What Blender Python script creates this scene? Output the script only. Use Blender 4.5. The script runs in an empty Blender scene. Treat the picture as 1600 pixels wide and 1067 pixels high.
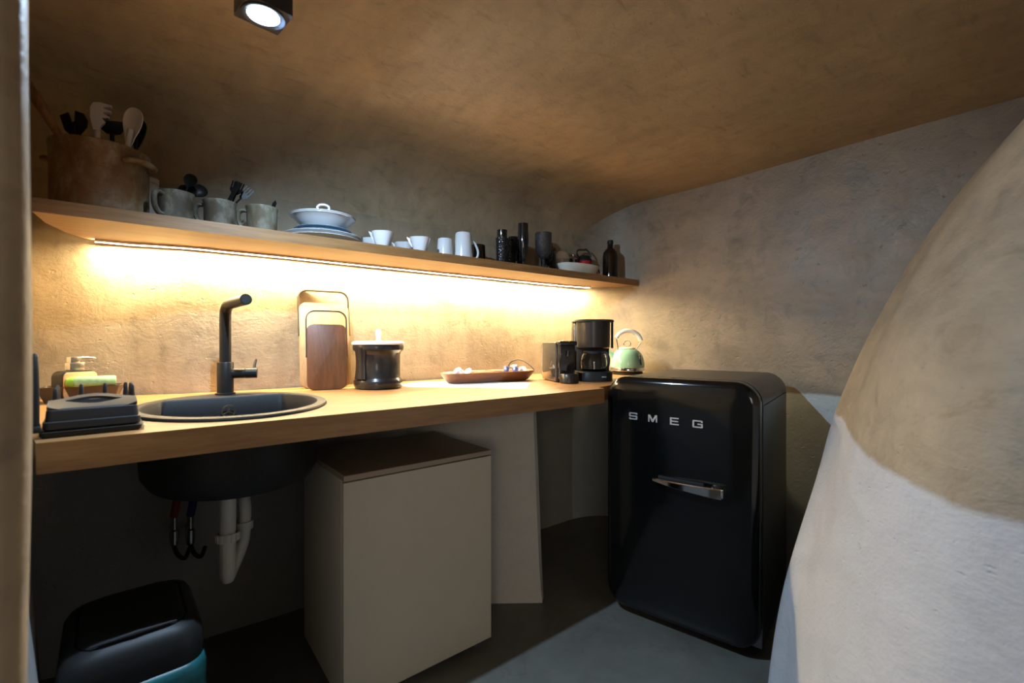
import bpy, bmesh, math, random
from mathutils import Vector, Matrix, noise
random.seed(7)
scene = bpy.context.scene
COL = scene.collection
PI = math.pi
R = math.radians

# ------------------------------------------------------------------ camera, world, lights, exposure
H = 1.13                      # lens height above the floor
cam_d = bpy.data.cameras.new('camera')
cam = bpy.data.objects.new('camera', cam_d)
COL.objects.link(cam)
cam.location = (0, 0, H)
cam.rotation_euler = (PI / 2, 0, -R(38.5))
cam_d.sensor_width = 36.0
cam_d.lens = 36.0 * 716.0 / 1600.0
cam_d.clip_start = 0.02
cam_d.dof.use_dof = True
cam_d.dof.focus_distance = 2.1
cam_d.dof.aperture_fstop = 3.2
scene.camera = cam

w = bpy.data.worlds.new('world')
scene.world = w
w.use_nodes = True
w.node_tree.nodes['Background'].inputs[0].default_value = (1.0, 0.90, 0.80, 1)
w.node_tree.nodes['Background'].inputs[1].default_value = 0.085

scene.view_settings.view_transform = 'Standard'
scene.view_settings.look = 'None'
scene.view_settings.gamma = 1.0
scene.view_settings.use_curve_mapping = False
scene.view_settings.exposure = 0.0

LED_STRENGTH = 980.0
SPOT_POWER = 104.0
SPOT_COLOR = (0.55, 0.76, 1.0)


def area(name, loc, target, size, power, color, size_y=None):
    d = bpy.data.lights.new(name, 'AREA')
    d.energy = power
    d.color = color
    d.size = size
    if size_y:
        d.shape = 'RECTANGLE'
        d.size_y = size_y
    o = bpy.data.objects.new(name, d)
    COL.objects.link(o)
    o.location = loc
    o.rotation_euler = (Vector(target) - Vector(loc)).to_track_quat('-Z', 'Y').to_euler()
    return o


# the adjoining room behind the photographer
area('room_light', (-1.85, -2.1, 1.45), (0.9, 1.3, 0.6), 1.0, 17.0, (1.0, 0.87, 0.72))


# ------------------------------------------------------------------ materials
def new_mat(name):
    m = bpy.data.materials.new(name)
    m.use_nodes = True
    nt = m.node_tree
    return m, nt, nt.nodes['Principled BSDF']


def N(nt, t, **kw):
    n = nt.nodes.new(t)
    for k, v in kw.items():
        if k in n.inputs:
            n.inputs[k].default_value = v
        else:
            setattr(n, k, v)
    return n


def ramp(nt, fac, stops):
    r = nt.nodes.new('ShaderNodeValToRGB')
    e = r.color_ramp.elements
    while len(e) < len(stops):
        e.new(0.5)
    for el, (p, c) in zip(e, stops):
        el.position = p
        el.color = (c[0], c[1], c[2], 1) if len(c) == 3 else c
    nt.links.new(fac, r.inputs[0])
    return r


def mixc(nt, fac, a, b, blend='MIX'):
    n = nt.nodes.new('ShaderNodeMix')
    n.data_type = 'RGBA'
    n.blend_type = blend
    for sock, v in ((n.inputs[0], fac), (n.inputs[6], a), (n.inputs[7], b)):
        if hasattr(v, 'is_linked') or hasattr(v, 'links'):
            nt.links.new(v, sock)
        else:
            sock.default_value = v if not isinstance(v, tuple) else (*v[:3], 1)
    return n.outputs[2]


def coords(nt, scale=(1, 1, 1)):
    tc = nt.nodes.new('ShaderNodeTexCoord')
    mp = nt.nodes.new('ShaderNodeMapping')
    mp.inputs['Scale'].default_value = scale
    nt.links.new(tc.outputs['Object'], mp.inputs['Vector'])
    return mp.outputs[0]


def noise_tex(nt, vec, scale, detail=6, rough=0.6, dist=0.0):
    n = N(nt, 'ShaderNodeTexNoise', Scale=scale, Detail=detail, Roughness=rough, Distortion=dist)
    nt.links.new(vec, n.inputs['Vector'])
    return n.outputs['Fac']


def bump(nt, height, strength, dist, prev=None):
    b = N(nt, 'ShaderNodeBump', Strength=strength, Distance=dist)
    nt.links.new(height, b.inputs['Height'])
    if prev is not None:
        nt.links.new(prev, b.inputs['Normal'])
    return b.outputs[0]


def plain(name, color, rough=0.5, metal=0.0, var=0.08, scale=18, bumps=0.0, coat=0.0, spec=0.5):
    """a solid coloured material with a faint procedural variation"""
    m, nt, b = new_mat(name)
    v = coords(nt)
    f = noise_tex(nt, v, scale, 4)
    lo = tuple(c * (1 - var) for c in color)
    hi = tuple(min(1, c * (1 + var)) for c in color)
    r = ramp(nt, f, [(0.3, lo), (0.7, hi)])
    nt.links.new(r.outputs[0], b.inputs['Base Color'])
    b.inputs['Roughness'].default_value = rough
    b.inputs['Metallic'].default_value = metal
    b.inputs['Coat Weight'].default_value = coat
    b.inputs['Coat Roughness'].default_value = 0.05
    b.inputs['Specular IOR Level'].default_value = spec
    if bumps:
        f2 = noise_tex(nt, v, scale * 12, 3)
        nt.links.new(bump(nt, f2, bumps, 0.002), b.inputs['Normal'])
    return m


def plaster(name, beige=(0.27, 0.224, 0.160), white=(0.46, 0.49, 0.48), edge=0.88, stretch=(1, 1, 1), gloss=0.5, bm=0.42, streak=(7, 7, 1.5)):
    m, nt, b = new_mat(name)
    v = coords(nt)
    vs = coords(nt, stretch)
    big = noise_tex(nt, v, 1.7, 8, 0.62, 0.4)
    mid = noise_tex(nt, vs, 9.0, 8, 0.7, 0.6)
    fine = noise_tex(nt, vs, 55, 5, 0.65)
    c1 = ramp(nt, big, [(0.30, tuple(c * 0.72 for c in beige)), (0.5, beige), (0.72, tuple(c * 1.22 for c in beige))]).outputs[0]
    d = ramp(nt, mid, [(0.28, (0.55, 0.53, 0.51)), (0.46, (0.96, 0.96, 0.96)), (0.75, (1.12, 1.11, 1.08))]).outputs[0]
    c2 = mixc(nt, 0.75, c1, d, 'MULTIPLY')
    sv = coords(nt, streak)
    sf = noise_tex(nt, sv, 3.0, 7, 0.6, 0.5)
    st = ramp(nt, sf, [(0.30, (0.78, 0.775, 0.77)), (0.5, (1, 1, 1)), (0.72, (1.16, 1.155, 1.14))]).outputs[0]
    c2 = mixc(nt, 0.6, c2, st, 'MULTIPLY')
    w1 = ramp(nt, mid, [(0.3, tuple(c * 0.90 for c in white)), (0.6, white)]).outputs[0]
    # painted dado: below a wavering line the plaster is white
    tc = nt.nodes.new('ShaderNodeTexCoord')
    sx = nt.nodes.new('ShaderNodeSeparateXYZ')
    nt.links.new(tc.outputs['Object'], sx.inputs[0])
    wob = noise_tex(nt, v, 7, 5)
    a = N(nt, 'ShaderNodeMath', operation='MULTIPLY_ADD')
    nt.links.new(wob, a.inputs[0])
    a.inputs[1].default_value = 0.028
    nt.links.new(sx.outputs['Z'], a.inputs[2])
    mr = N(nt, 'ShaderNodeMapRange')
    nt.links.new(a.outputs[0], mr.inputs[0])
    mr.inputs[1].default_value = edge + 0.008
    mr.inputs[2].default_value = edge + 0.020
    col = mixc(nt, mr.outputs[0], w1, c2)
    nt.links.new(col, b.inputs['Base Color'])
    rr = ramp(nt, mid, [(0.3, (gloss - 0.08,) * 3), (0.7, (gloss + 0.14,) * 3)])
    nt.links.new(rr.outputs[0], b.inputs['Roughness'])
    b.inputs['Specular IOR Level'].default_value = 0.4
    n1 = bump(nt, mid, bm, 0.010)
    n2 = bump(nt, fine, 0.40, 0.0035, n1)
    pit = N(nt, 'ShaderNodeTexNoise', Scale=30.0, Detail=3.0, Roughness=0.5)
    nt.links.new(vs, pit.inputs['Vector'])
    pr = ramp(nt, pit.outputs['Fac'], [(0.27, (0, 0, 0)), (0.33, (1, 1, 1))])
    n3 = bump(nt, pr.outputs[0], 0.5, 0.003, n2)
    nt.links.new(n3, b.inputs['Normal'])
    return m


def wood(name, dark, light, along='X', scale=1.0, rough=0.45, coat=0.0):
    m, nt, b = new_mat(name)
    s = {'X': (1.2, 14, 14), 'Y': (14, 1.2, 14), 'Z': (14, 14, 1.2)}[along]
    v = coords(nt, tuple(k * scale for k in s))
    f = noise_tex(nt, v, 2.2, 8, 0.62, 0.9)
    g = noise_tex(nt, v, 9.0, 6, 0.7, 0.2)
    mid = tuple((a + c) / 2 for a, c in zip(dark, light))
    c = ramp(nt, f, [(0.25, dark), (0.5, mid), (0.75, light)]).outputs[0]
    gr = ramp(nt, g, [(0.35, (0.72, 0.68, 0.62)), (0.55, (1, 1, 1))]).outputs[0]
    col = mixc(nt, 0.6, c, gr, 'MULTIPLY')
    nt.links.new(col, b.inputs['Base Color'])
    b.inputs['Roughness'].default_value = rough
    b.inputs['Coat Weight'].default_value = coat
    nt.links.new(bump(nt, g, 0.12, 0.001), b.inputs['Normal'])
    return m


def patina(name, base, rust, pale, rough=0.6, s=9):
    m, nt, b = new_mat(name)
    v = coords(nt, (1, 1, 0.6))
    f = noise_tex(nt, v, s, 10, 0.7, 0.5)
    g = noise_tex(nt, v, s * 0.45, 6, 0.6, 0.3)
    sp = noise_tex(nt, coords(nt), s * 9, 3, 0.5)
    c = ramp(nt, f, [(0.30, rust), (0.46, base), (0.66, pale)]).outputs[0]
    c2 = mixc(nt, ramp(nt, g, [(0.42, (0, 0, 0)), (0.62, (1, 1, 1))]).outputs[0], c, rust)
    spk = ramp(nt, sp, [(0.27, (0.15, 0.12, 0.1)), (0.36, (1, 1, 1))]).outputs[0]
    c3 = mixc(nt, 0.85, c2, spk, 'MULTIPLY')
    nt.links.new(c3, b.inputs['Base Color'])
    b.inputs['Roughness'].default_value = rough
    nt.links.new(bump(nt, f, 0.35, 0.002), b.inputs['Normal'])
    return m


def emit(name, color, strength):
    m, nt, b = new_mat(name)
    b.inputs['Base Color'].default_value = (*color, 1)
    b.inputs['Emission Color'].default_value = (*color, 1)
    b.inputs['Emission Strength'].default_value = strength
    return m


def glass(name, color=(1, 1, 1), rough=0.02, trans=1.0, bumps=0.0):
    m, nt, b = new_mat(name)
    b.inputs['Base Color'].default_value = (*color, 1)
    b.inputs['Roughness'].default_value = rough
    b.inputs['Transmission Weight'].default_value = trans
    b.inputs['IOR'].default_value = 1.45
    if bumps:
        v = coords(nt)
        vo = N(nt, 'ShaderNodeTexVoronoi', Scale=130.0)
        nt.links.new(v, vo.inputs['Vector'])
        nt.links.new(bump(nt, vo.outputs['Distance'], bumps, 0.003), b.inputs['Normal'])
    return m


def floor_mat():
    m, nt, b = new_mat('polished_cement')
    v = coords(nt)
    f = noise_tex(nt, v, 2.5, 8, 0.65, 0.6)
    g = noise_tex(nt, v, 14, 6, 0.65, 0.3)
    c = ramp(nt, f, [(0.3, (0.105, 0.102, 0.085)), (0.6, (0.155, 0.152, 0.132))]).outputs[0]
    c2 = mixc(nt, 0.5, c, ramp(nt, g, [(0.3, (0.72, 0.72, 0.72)), (0.6, (1, 1, 1))]).outputs[0], 'MULTIPLY')
    # hairline cracks
    nz = N(nt, 'ShaderNodeTexNoise', Scale=2.2, Detail=6.0)
    nt.links.new(v, nz.inputs['Vector'])
    vd = mixc(nt, 0.55, v, nz.outputs['Color'])
    vo = N(nt, 'ShaderNodeTexVoronoi', Scale=1.9)
    vo.feature = 'DISTANCE_TO_EDGE'
    nt.links.new(vd, vo.inputs['Vector'])
    cr = ramp(nt, vo.outputs['Distance'], [(0.0, (0.62, 0.6, 0.58)), (0.006, (1, 1, 1))]).outputs[0]
    c3 = mixc(nt, 0.4, c2, cr, 'MULTIPLY')
    nt.links.new(c3, b.inputs['Base Color'])
    b.inputs['Roughness'].default_value = 0.42
    nt.links.new(bump(nt, g, 0.1, 0.002), b.inputs['Normal'])
    return m


M = {}
M['plaster'] = plaster('plaster_two_tone', beige=(0.245, 0.198, 0.140), gloss=0.40, streak=(2.5, 2.5, 6))
M['plaster_back'] = plaster('plaster_back', beige=(0.295, 0.238, 0.158), white=(0.40, 0.385, 0.35), stretch=(1.2, 1, 1.6), bm=0.30)
M['plaster_ceiling'] = plaster('plaster_ceiling', beige=(0.335, 0.262, 0.165), stretch=(1, 2.6, 1), edge=-5, streak=(6, 1.8, 3), bm=0.3)
M['plaster_left'] = plaster('plaster_left', beige=(0.43, 0.33, 0.22), edge=0.72, white=(0.42, 0.40, 0.38))
M['floor'] = floor_mat()
M['oak'] = wood('oak', (0.205, 0.090, 0.027), (0.35, 0.190, 0.072), 'X', 1.0, 0.42)
M['oak_shelf'] = wood('oak_shelf', (0.165, 0.078, 0.024), (0.275, 0.150, 0.055), 'X', 1.0, 0.5)
M['walnut'] = wood('walnut', (0.105, 0.036, 0.011), (0.20, 0.080, 0.026), 'Z', 1.3, 0.45)
M['maple'] = wood('maple', (0.28, 0.170, 0.075), (0.40, 0.27, 0.135), 'Z', 1.2, 0.5)
M['acacia'] = wood('acacia', (0.10, 0.033, 0.012), (0.22, 0.082, 0.03), 'X', 2.0, 0.4)
M['bamboo'] = wood('bamboo', (0.38, 0.22, 0.085), (0.50, 0.33, 0.15), 'X', 2.0, 0.5)
M['spoon_wood'] = wood('spoon_wood', (0.14, 0.06, 0.025), (0.42, 0.2, 0.08), 'Z', 2.0, 0.5)
M['granite'] = plain('black_composite', (0.013, 0.0125, 0.013), 0.5, var=0.4, scale=300, bumps=0.15, spec=0.3)
M['matt_black'] = plain('matt_black_metal', (0.016, 0.015, 0.014), 0.38, spec=0.25)
M['black_plastic'] = plain('black_plastic', (0.013, 0.013, 0.013), 0.5, bumps=0.05, spec=0.3)
M['grey_plastic'] = plain('charcoal_plastic', (0.020, 0.020, 0.021), 0.6, spec=0.25)
M['cutlery'] = plain('black_cutlery', (0.006, 0.006, 0.006), 0.4, spec=0.2)
M['black_gloss'] = plain('black_gloss', (0.006, 0.006, 0.007), 0.12, coat=0.6)
M['fridge_black'] = plain('gloss_black_enamel', (0.003, 0.003, 0.003), 0.10, var=0.02, coat=0.0)
M['fridge_side'] = plain('satin_black_enamel', (0.014, 0.013, 0.012), 0.32)
M['fridge_grey'] = plain('fridge_grey', (0.30, 0.30, 0.31), 0.5)
M['rubber'] = plain('rubber', (0.008, 0.008, 0.008), 0.8)
M['chrome'] = plain('chrome', (0.72, 0.72, 0.74), 0.08, 1.0, var=0.02)
M['letter'] = plain('letter_chrome', (0.62, 0.62, 0.63), 0.35, 0.7, var=0.02)
M['steel'] = plain('brushed_steel', (0.55, 0.53, 0.50), 0.25, 1.0)
M['bronze'] = plain('dark_bronze', (0.022, 0.017, 0.013), 0.55)
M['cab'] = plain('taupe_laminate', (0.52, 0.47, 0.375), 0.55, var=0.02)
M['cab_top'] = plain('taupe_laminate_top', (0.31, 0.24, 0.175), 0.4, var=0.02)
M['porcelain'] = plain('porcelain', (0.55, 0.56, 0.57), 0.18, var=0.02, coat=0.4)
M['porcelain_rim'] = plain('porcelain_blue', (0.15, 0.23, 0.31), 0.2, var=0.05, coat=0.4)
M['white_plastic'] = plain('white_plastic', (0.66, 0.60, 0.54), 0.4, var=0.02)
M['pvc'] = plain('white_pvc', (0.72, 0.69, 0.62), 0.4, var=0.05)
M['mint'] = plain('mint_enamel', (0.23, 0.47, 0.42), 0.12, var=0.02, coat=0.6)
M['cream_plastic'] = plain('cream_plastic', (0.75, 0.72, 0.64), 0.3, var=0.02)
M['lid_white'] = plain('lid_white', (0.78, 0.70, 0.62), 0.45, var=0.02)
M['crock'] = plain('dark_stoneware', (0.017, 0.014, 0.012), 0.25, var=0.1, coat=0.2)
M['pot'] = patina('aged_pot', (0.23, 0.15, 0.065), (0.15, 0.065, 0.016), (0.34, 0.29, 0.20), 0.6, 20)
M['mug_old'] = patina('aged_enamel', (0.13, 0.12, 0.09), (0.06, 0.048, 0.032), (0.21, 0.20, 0.16), 0.5, 40)
M['mug_old_pale'] = patina('aged_enamel_pale', (0.17, 0.165, 0.12), (0.09, 0.075, 0.045), (0.26, 0.26, 0.205), 0.5, 36)
M['red'] = plain('red_enamel', (0.45, 0.012, 0.015), 0.25, coat=0.4)
M['bone'] = plain('bone_white', (0.70, 0.66, 0.56), 0.4)
M['smoke'] = glass('smoked_glass', (0.10, 0.105, 0.11), 0.06, 0.75, 0.6)
M['smoke_dark'] = glass('dark_glass', (0.012, 0.012, 0.014), 0.06, 0.3)
M['texture_dark'] = glass('dark_textured_glass', (0.012, 0.012, 0.013), 0.2, 0.2, 0.7)
M['clear'] = glass('clear_glass', (0.95, 0.96, 0.96), 0.01, 1.0)
M['brown_glass'] = glass('brown_glass', (0.02, 0.011, 0.006), 0.05, 0.4)
M['coffee_body'] = plain('brushed_black', (0.025, 0.021, 0.018), 0.3, 0.3)
M['machine'] = plain('gloss_anthracite', (0.03, 0.028, 0.026), 0.1, 0.0, coat=0.8)
M['sponge'] = plain('pale_green_sponge', (0.20, 0.36, 0.19), 0.8, var=0.2, scale=60, bumps=0.4)
M['sponge_end'] = plain('lime_sponge', (0.15, 0.30, 0.03), 0.8, var=0.2, scale=60)
M['bag'] = plain('teal_bag', (0.008, 0.095, 0.105), 0.4, var=0.25, scale=25)
M['paper'] = plain('paper', (0.74, 0.72, 0.68), 0.7, var=0.02)
M['pod_white'] = plain('pod_white', (0.70, 0.72, 0.75), 0.3, 0.2)
M['pod_blue'] = plain('pod_blue', (0.16, 0.20, 0.50), 0.3, 0.4)
M['stick'] = plain('stirrer_wood', (0.62, 0.42, 0.2), 0.6)
M['red_tap'] = plain('red_tap', (0.22, 0.03, 0.02), 0.5)
M['blue_tap'] = plain('blue_tap', (0.03, 0.03, 0.16), 0.5)
M['led'] = emit('warm_led', (1.0, 0.79, 0.455), LED_STRENGTH)
M['lens'] = emit('cool_lens', (0.62, 0.85, 1.0), 30.0)
M['alu'] = plain('aluminium', (0.6, 0.55, 0.48), 0.4, 0.6)
M['housing'] = plain('black_lamp_housing', (0.02, 0.025, 0.035), 0.4)


# ------------------------------------------------------------------ mesh helpers
class MB:
    def __init__(self):
        self.bm = bmesh.new()
        self.mx = Matrix.Identity(4)

    def _v(self, p):
        return self.bm.verts.new(self.mx @ Vector(p))

    def _f(self, vs):
        try:
            return self.bm.faces.new(vs)
        except ValueError:
            return None

    def loft(self, secs, closed=True, cap0=True, cap1=True, loop=False):
        rows = [[self._v(p) for p in s] for s in secs]
        n = len(rows[0])
        rng = n if closed else n - 1
        pairs = list(zip(rows, rows[1:]))
        if loop:
            pairs.append((rows[-1], rows[0]))
        for a, b in pairs:
            for i in range(rng):
                j = (i + 1) % n
                self._f((a[i], a[j], b[j], b[i]))
        if not loop and closed:
            if cap0:
                self._f(rows[0][::-1])
            if cap1:
                self._f(rows[-1])
        return rows

    def box(self, c, s, bevel=0.0, seg=2, rot=None, taper=None):
        x, y, z = s[0] / 2, s[1] / 2, s[2] / 2
        t = taper or 1.0
        pts = [(-x, -y, -z), (x, -y, -z), (x, y, -z), (-x, y, -z), (-x * t, -y * t, z), (x * t, -y * t, z), (x * t, y * t, z), (-x * t, y * t, z)]
        m = Matrix.Translation(Vector(c)) @ (rot.to_4x4() if rot else Matrix.Identity(4))
        vs = [self._v(m @ Vector(p)) for p in pts]
        fs = [self._f([vs[i] for i in q]) for q in ((0, 3, 2, 1), (4, 5, 6, 7), (0, 1, 5, 4), (1, 2, 6, 5), (2, 3, 7, 6), (3, 0, 4, 7))]
        if bevel:
            es = list({e for f in fs for e in f.edges})
            bmesh.ops.bevel(self.bm, geom=es, offset=bevel, segments=seg, profile=0.5, affect='EDGES')
        return self

    def lathe(self, prof, seg=32, c=(0, 0, 0), sx=1.0, sy=1.0, rot=None):
        m = Matrix.Translation(Vector(c)) @ (rot.to_4x4() if rot else Matrix.Identity(4))
        rows = []
        for r, z in prof:
            if r < 1e-6:
                rows.append([self._v(m @ Vector((0, 0, z)))])
            else:
                rows.append([self._v(m @ Vector((r * sx * math.cos(2 * PI * i / seg), r * sy * math.sin(2 * PI * i / seg), z))) for i in range(seg)])
        for a, b in zip(rows, rows[1:]):
            for i in range(seg):
                j = (i + 1) % seg
                if len(a) == 1 and len(b) == 1:
                    continue
                if len(a) == 1:
                    self._f((a[0], b[j], b[i]))
                elif len(b) == 1:
                    self._f((a[i], a[j], b[0]))
                else:
                    self._f((a[i], a[j], b[j], b[i]))
        return self

    def tube(self, pts, r, seg=10, closed=False, flat=1.0, up=(0, 0, 1)):
        pts = [Vector(p) for p in pts]
        n = len(pts)
        rs = r if isinstance(r, (list, tuple)) else [r] * n
        secs = []
        u = Vector(up)
        for i, p in enumerate(pts):
            if closed:
                t = pts[(i + 1) % n] - pts[i - 1]
            else:
                t = pts[min(i + 1, n - 1)] - pts[max(i - 1, 0)]
            t.normalize()
            s = t.cross(u)
            if s.length < 1e-3:
                s = t.cross(Vector((0, 1, 0.01)))
            s.normalize()
            q = s.cross(t)
            q.normalize()
            u = q
            secs.append([p + s * (rs[i] * math.cos(2 * PI * k / seg)) + q * (rs[i] * flat * math.sin(2 * PI * k / seg)) for k in range(seg)])
        self.loft(secs, loop=closed)
        return self

    def prism(self, poly, d0, d1, m=None, bevel=0.0, seg=2):
        """extrude a 2-D outline (local x,y) from local z=d0 to d1"""
        m = m or Matrix.Identity(4)
        a = [self._v(m @ Vector((x, y, d0))) for x, y in poly]
        b = [self._v(m @ Vector((x, y, d1))) for x, y in poly]
        n = len(poly)
        fa = self._f(a[::-1])
        fb = self._f(b)
        for i in range(n):
            j = (i + 1) % n
            self._f((a[i], a[j], b[j], b[i]))
        if bevel:
            es = list({e for f in (fa, fb) for e in f.edges})
            bmesh.ops.bevel(self.bm, geom=es, offset=bevel, segments=seg, profile=0.5, affect='EDGES')
        return self

    def build(self, name, mat, parent=None, angle=38, loc=None, rz=0, subsurf=0):
        bm = self.bm
        bmesh.ops.remove_doubles(bm, verts=bm.verts, dist=1e-6)
        bmesh.ops.recalc_face_normals(bm, faces=bm.faces)
        me = bpy.data.meshes.new(name)
        bm.to_mesh(me)
        bm.free()
        me.polygons.foreach_set('use_smooth', [True] * len(me.polygons))
        me.set_sharp_from_angle(angle=R(angle))
        me.materials.append(mat)
        o = bpy.data.objects.new(name, me)
        COL.objects.link(o)
        if parent:
            o.parent = parent
        if loc is not None:
            o.location = loc
            o.rotation_euler = (0, 0, rz)
        if subsurf:
            s = o.modifiers.new('sub', 'SUBSURF')
            s.levels = s.render_levels = subsurf
        return o


def thing(name, label, cat, loc=(0, 0, 0), rz=0, group=None):
    o = bpy.data.objects.new(name, None)
    COL.objects.link(o)
    o.location = loc
    o.rotation_euler = (0, 0, rz)
    o.empty_display_size = 0.05
    o['label'] = label
    o['category'] = cat
    if group:
        o['group'] = group
    return o


def tag(o, label, cat, group=None):
    o['label'] = label
    o['category'] = cat
    if group:
        o['group'] = group
    return o


def struct(o, label=None, cat=None):
    o['kind'] = 'structure'
    if label:
        o['label'] = label
    if cat:
        o['category'] = cat
    return o


def copy_tree(src, name, label, loc, rz, group=None):
    c = src.copy()
    COL.objects.link(c)
    c.name = name
    c.location = loc
    c.rotation_euler = (0, 0, rz)
    c['label'] = label
    if group:
        c['group'] = group
    for ch in list(src.children):
        d = ch.copy()
        COL.objects.link(d)
        d.parent = c
        for g in list(ch.children):
            e = g.copy()
            COL.objects.link(e)
            e.parent = d
    return c


def catmull(pts, n=8, closed=False):
    pts = [Vector(p) for p in pts]
    out = []
    m = len(pts)
    rng = m if closed else m - 1
    for i in range(rng):
        if closed:
            p0, p1, p2, p3 = pts[i - 1], pts[i], pts[(i + 1) % m], pts[(i + 2) % m]
        else:
            p0, p1, p2, p3 = pts[max(i - 1, 0)], pts[i], pts[i + 1], pts[min(i + 2, m - 1)]
        for k in range(n):
            t = k / n
            out.append(0.5 * ((2 * p1) + (p2 - p0) * t + (2 * p0 - 5 * p1 + 4 * p2 - p3) * t * t + (3 * p1 - p0 - 3 * p2 + p3) * t ** 3))
    if not closed:
        out.append(pts[-1])
    return out


def rrect(w, h, r, seg=6, cx=0, cy=0, rs=None):
    """rounded rectangle outline, rs = radii (br, tr, tl, bl)"""
    rs = rs or (r, r, r, r)
    out = []
    for (sx, sy, a0, rad) in ((1, -1, -PI / 2, rs[0]), (1, 1, 0, rs[1]), (-1, 1, PI / 2, rs[2]), (-1, -1, PI, rs[3])):
        x, y = cx + sx * (w / 2 - rad), cy + sy * (h / 2 - rad)
        if rad < 1e-5:
            out.append((x, y))
            continue
        for k in range(seg + 1):
            a = a0 + PI / 2 * k / seg
            out.append((x + rad * math.cos(a), y + rad * math.sin(a)))
    return out


def ell(a, b, n=48, cx=0, cy=0):
    return [(cx + a * math.cos(2 * PI * i / n), cy + b * math.sin(2 * PI * i / n)) for i in range(n)]


def frame(x, y, z, o):
    """matrix whose columns are the given axes"""
    m = Matrix((x, y, z)).transposed().to_4x4()
    m.translation = Vector(o)
    return m


# ------------------------------------------------------------------ the setting
CZ = H - 0.193        # worktop surface
SZ = H + 0.386        # shelf surface
CEIL = H + 0.875


def wob(p, amp):
    q = Vector(p) * 1.9
    return Vector((noise.noise(q), noise.noise(q + Vector((7, 3, 1))), noise.noise(q + Vector((2, 9, 5))))) * amp


BACK = [(-0.75, 2.22), (-0.40, 2.20), (-0.1, 2.15), (0.15, 2.09), (0.5, 2.075), (1.0, 2.07), (1.6, 2.06), (2.3, 2.04), (2.60, 2.03)]


def back_y(x):
    for (x0, y0), (x1, y1) in zip(BACK, BACK[1:]):
        if x <= x1:
            t = max(0, (x - x0) / (x1 - x0))
            t = t * t * (3 - 2 * t)
            return y0 + (y1 - y0) * t
    return BACK[-1][1]


FILZ, FILY = 0.29, 0.36
XS = [-0.75 + 3.35 * i / 67 for i in range(68)]

mb = MB()
secs = []
for x in XS:
    y = back_y(x)
    s = []
    zs = [-0.02 + 0.886 * k / 20 for k in range(21)] + [0.878 + (CEIL - FILZ - 0.878) * k / 20 for k in range(21)]
    for k, z in enumerate(zs):
        p = Vector((x, y, z))
        s.append(p + wob(p, 0.010) + Vector((0, 0.0, 0)))
    secs.append(s)
mb.loft(secs, closed=False)
struct(mb.build('wall_back', M['plaster_back'], angle=80))

mb = MB()
secs = []
for x in XS:
    y = back_y(x)
    s = []
    for k in range(17):
        a = PI / 2 * k / 16
        c, sn = math.cos(a) ** 0.85, math.sin(a) ** 0.85
        p = Vector((x, y - FILY * (1 - c), CEIL - FILZ + FILZ * sn))
        s.append(p + wob(p, 0.010))
    y1 = y - FILY
    for k in range(1, 50):
        t = k / 49
        p = Vector((x, y1 + (-2.6 - y1) * t, CEIL + 0.0 * t))
        s.append(p + wob(p, 0.010))
    secs.append(s)
mb.loft(secs, closed=False)
struct(mb.build('ceiling', M['plaster_ceiling'], angle=80))

mb = MB()
mb.loft([[(x, y, 0.0) for x in (-3, -1, 0, 1, 2, 3)] for y in (-2.6, -1, 0, 1, 2, 2.4)], closed=False)
struct(mb.build('floor', M['floor']))

# added strip under the worktop's rear edge, stops light leaking down the gap
mb = MB()
secs = []
for i in range(50):
    x = -0.30 + 2.35 * i / 49
    y = back_y(x)
    secs.append([(x, y - 0.036, CZ - 0.079), (x, y + 0.02, CZ - 0.085), (x, y + 0.02, CZ - 0.0608), (x, y - 0.036, CZ - 0.0608)])
mb.loft(secs)
struct(mb.build('light_stop', M['plaster_back'], angle=40))

# right-hand wall, rounding gently into the back wall
mb = MB()
plan = catmull([(2.46, -0.75, 0), (2.455, 0.2, 0), (2.452, 0.9, 0), (2.45, 1.45, 0), (2.435, 1.70, 0), (2.375, 1.89, 0), (2.25, 2.005, 0), (2.08, 2.052, 0), (1.95, 2.085, 0)], 10)
secs = []
for k in range(31):
    z = -0.02 + (CEIL + 0.08) * k / 30
    secs.append([Vector((p.x, p.y, z)) + wob((p.x, p.y, z), 0.010) for p in plan])
mb.loft(secs, closed=False)
struct(mb.build('wall_right', M['plaster'], angle=80))

# left-hand jamb and wall: a thick rounded pier whose inner side runs back to the far wall
mb = MB()
secs = []
for k in range(31):
    z = -0.02 + (CEIL + 0.06) * k / 30
    t = max(0.0, (0.62 - z) / 0.62)
    near = 0.010 * t
    far = 0.030 * min(1, t * 1.6)
    pts = [(-1.6, 0.40, z), (-0.7, 0.50, z), (-0.26 + near, 0.575, z), (-0.125 + near, 0.596, z), (-0.096 + near, 0.606, z), (-0.0895 + near, 0.626, z), (-0.0955 + near, 0.67, z), (-0.107 + near, 0.76, z),
           (-0.150 + far, 1.06, z), (-0.184 + far, 1.30, z), (-0.252 + far * .7, 1.78, z), (-0.33, 2.32, z)]
    secs.append([p + wob(p, 0.006) for p in catmull(pts, 6)])
mb.loft(secs, closed=False)
struct(mb.build('wall_left', M['plaster_left'], angle=80))

# bulging wall on the near right: its end leans back and rounds off like a dome
TIP = [(-1.15, .540, 1.10), (-0.9, .560, 1.20), (-0.75, .590, 1.34), (-0.6, .633, 1.48), (-0.45, .672, 1.57), (-0.25, .711, 1.64), (0.0, .779, 1.60), (0.25, .868, 1.53), (0.40, .945, 1.45), (0.52, 1.035, 1.37), (0.62, 1.135, 1.28), (0.72, 1.26, 1.16), (0.90, 1.55, 0.98)]
Fv, Rv = Vector((.6225, .7826, 0)), Vector((.7826, -.6225, 0))


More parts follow.
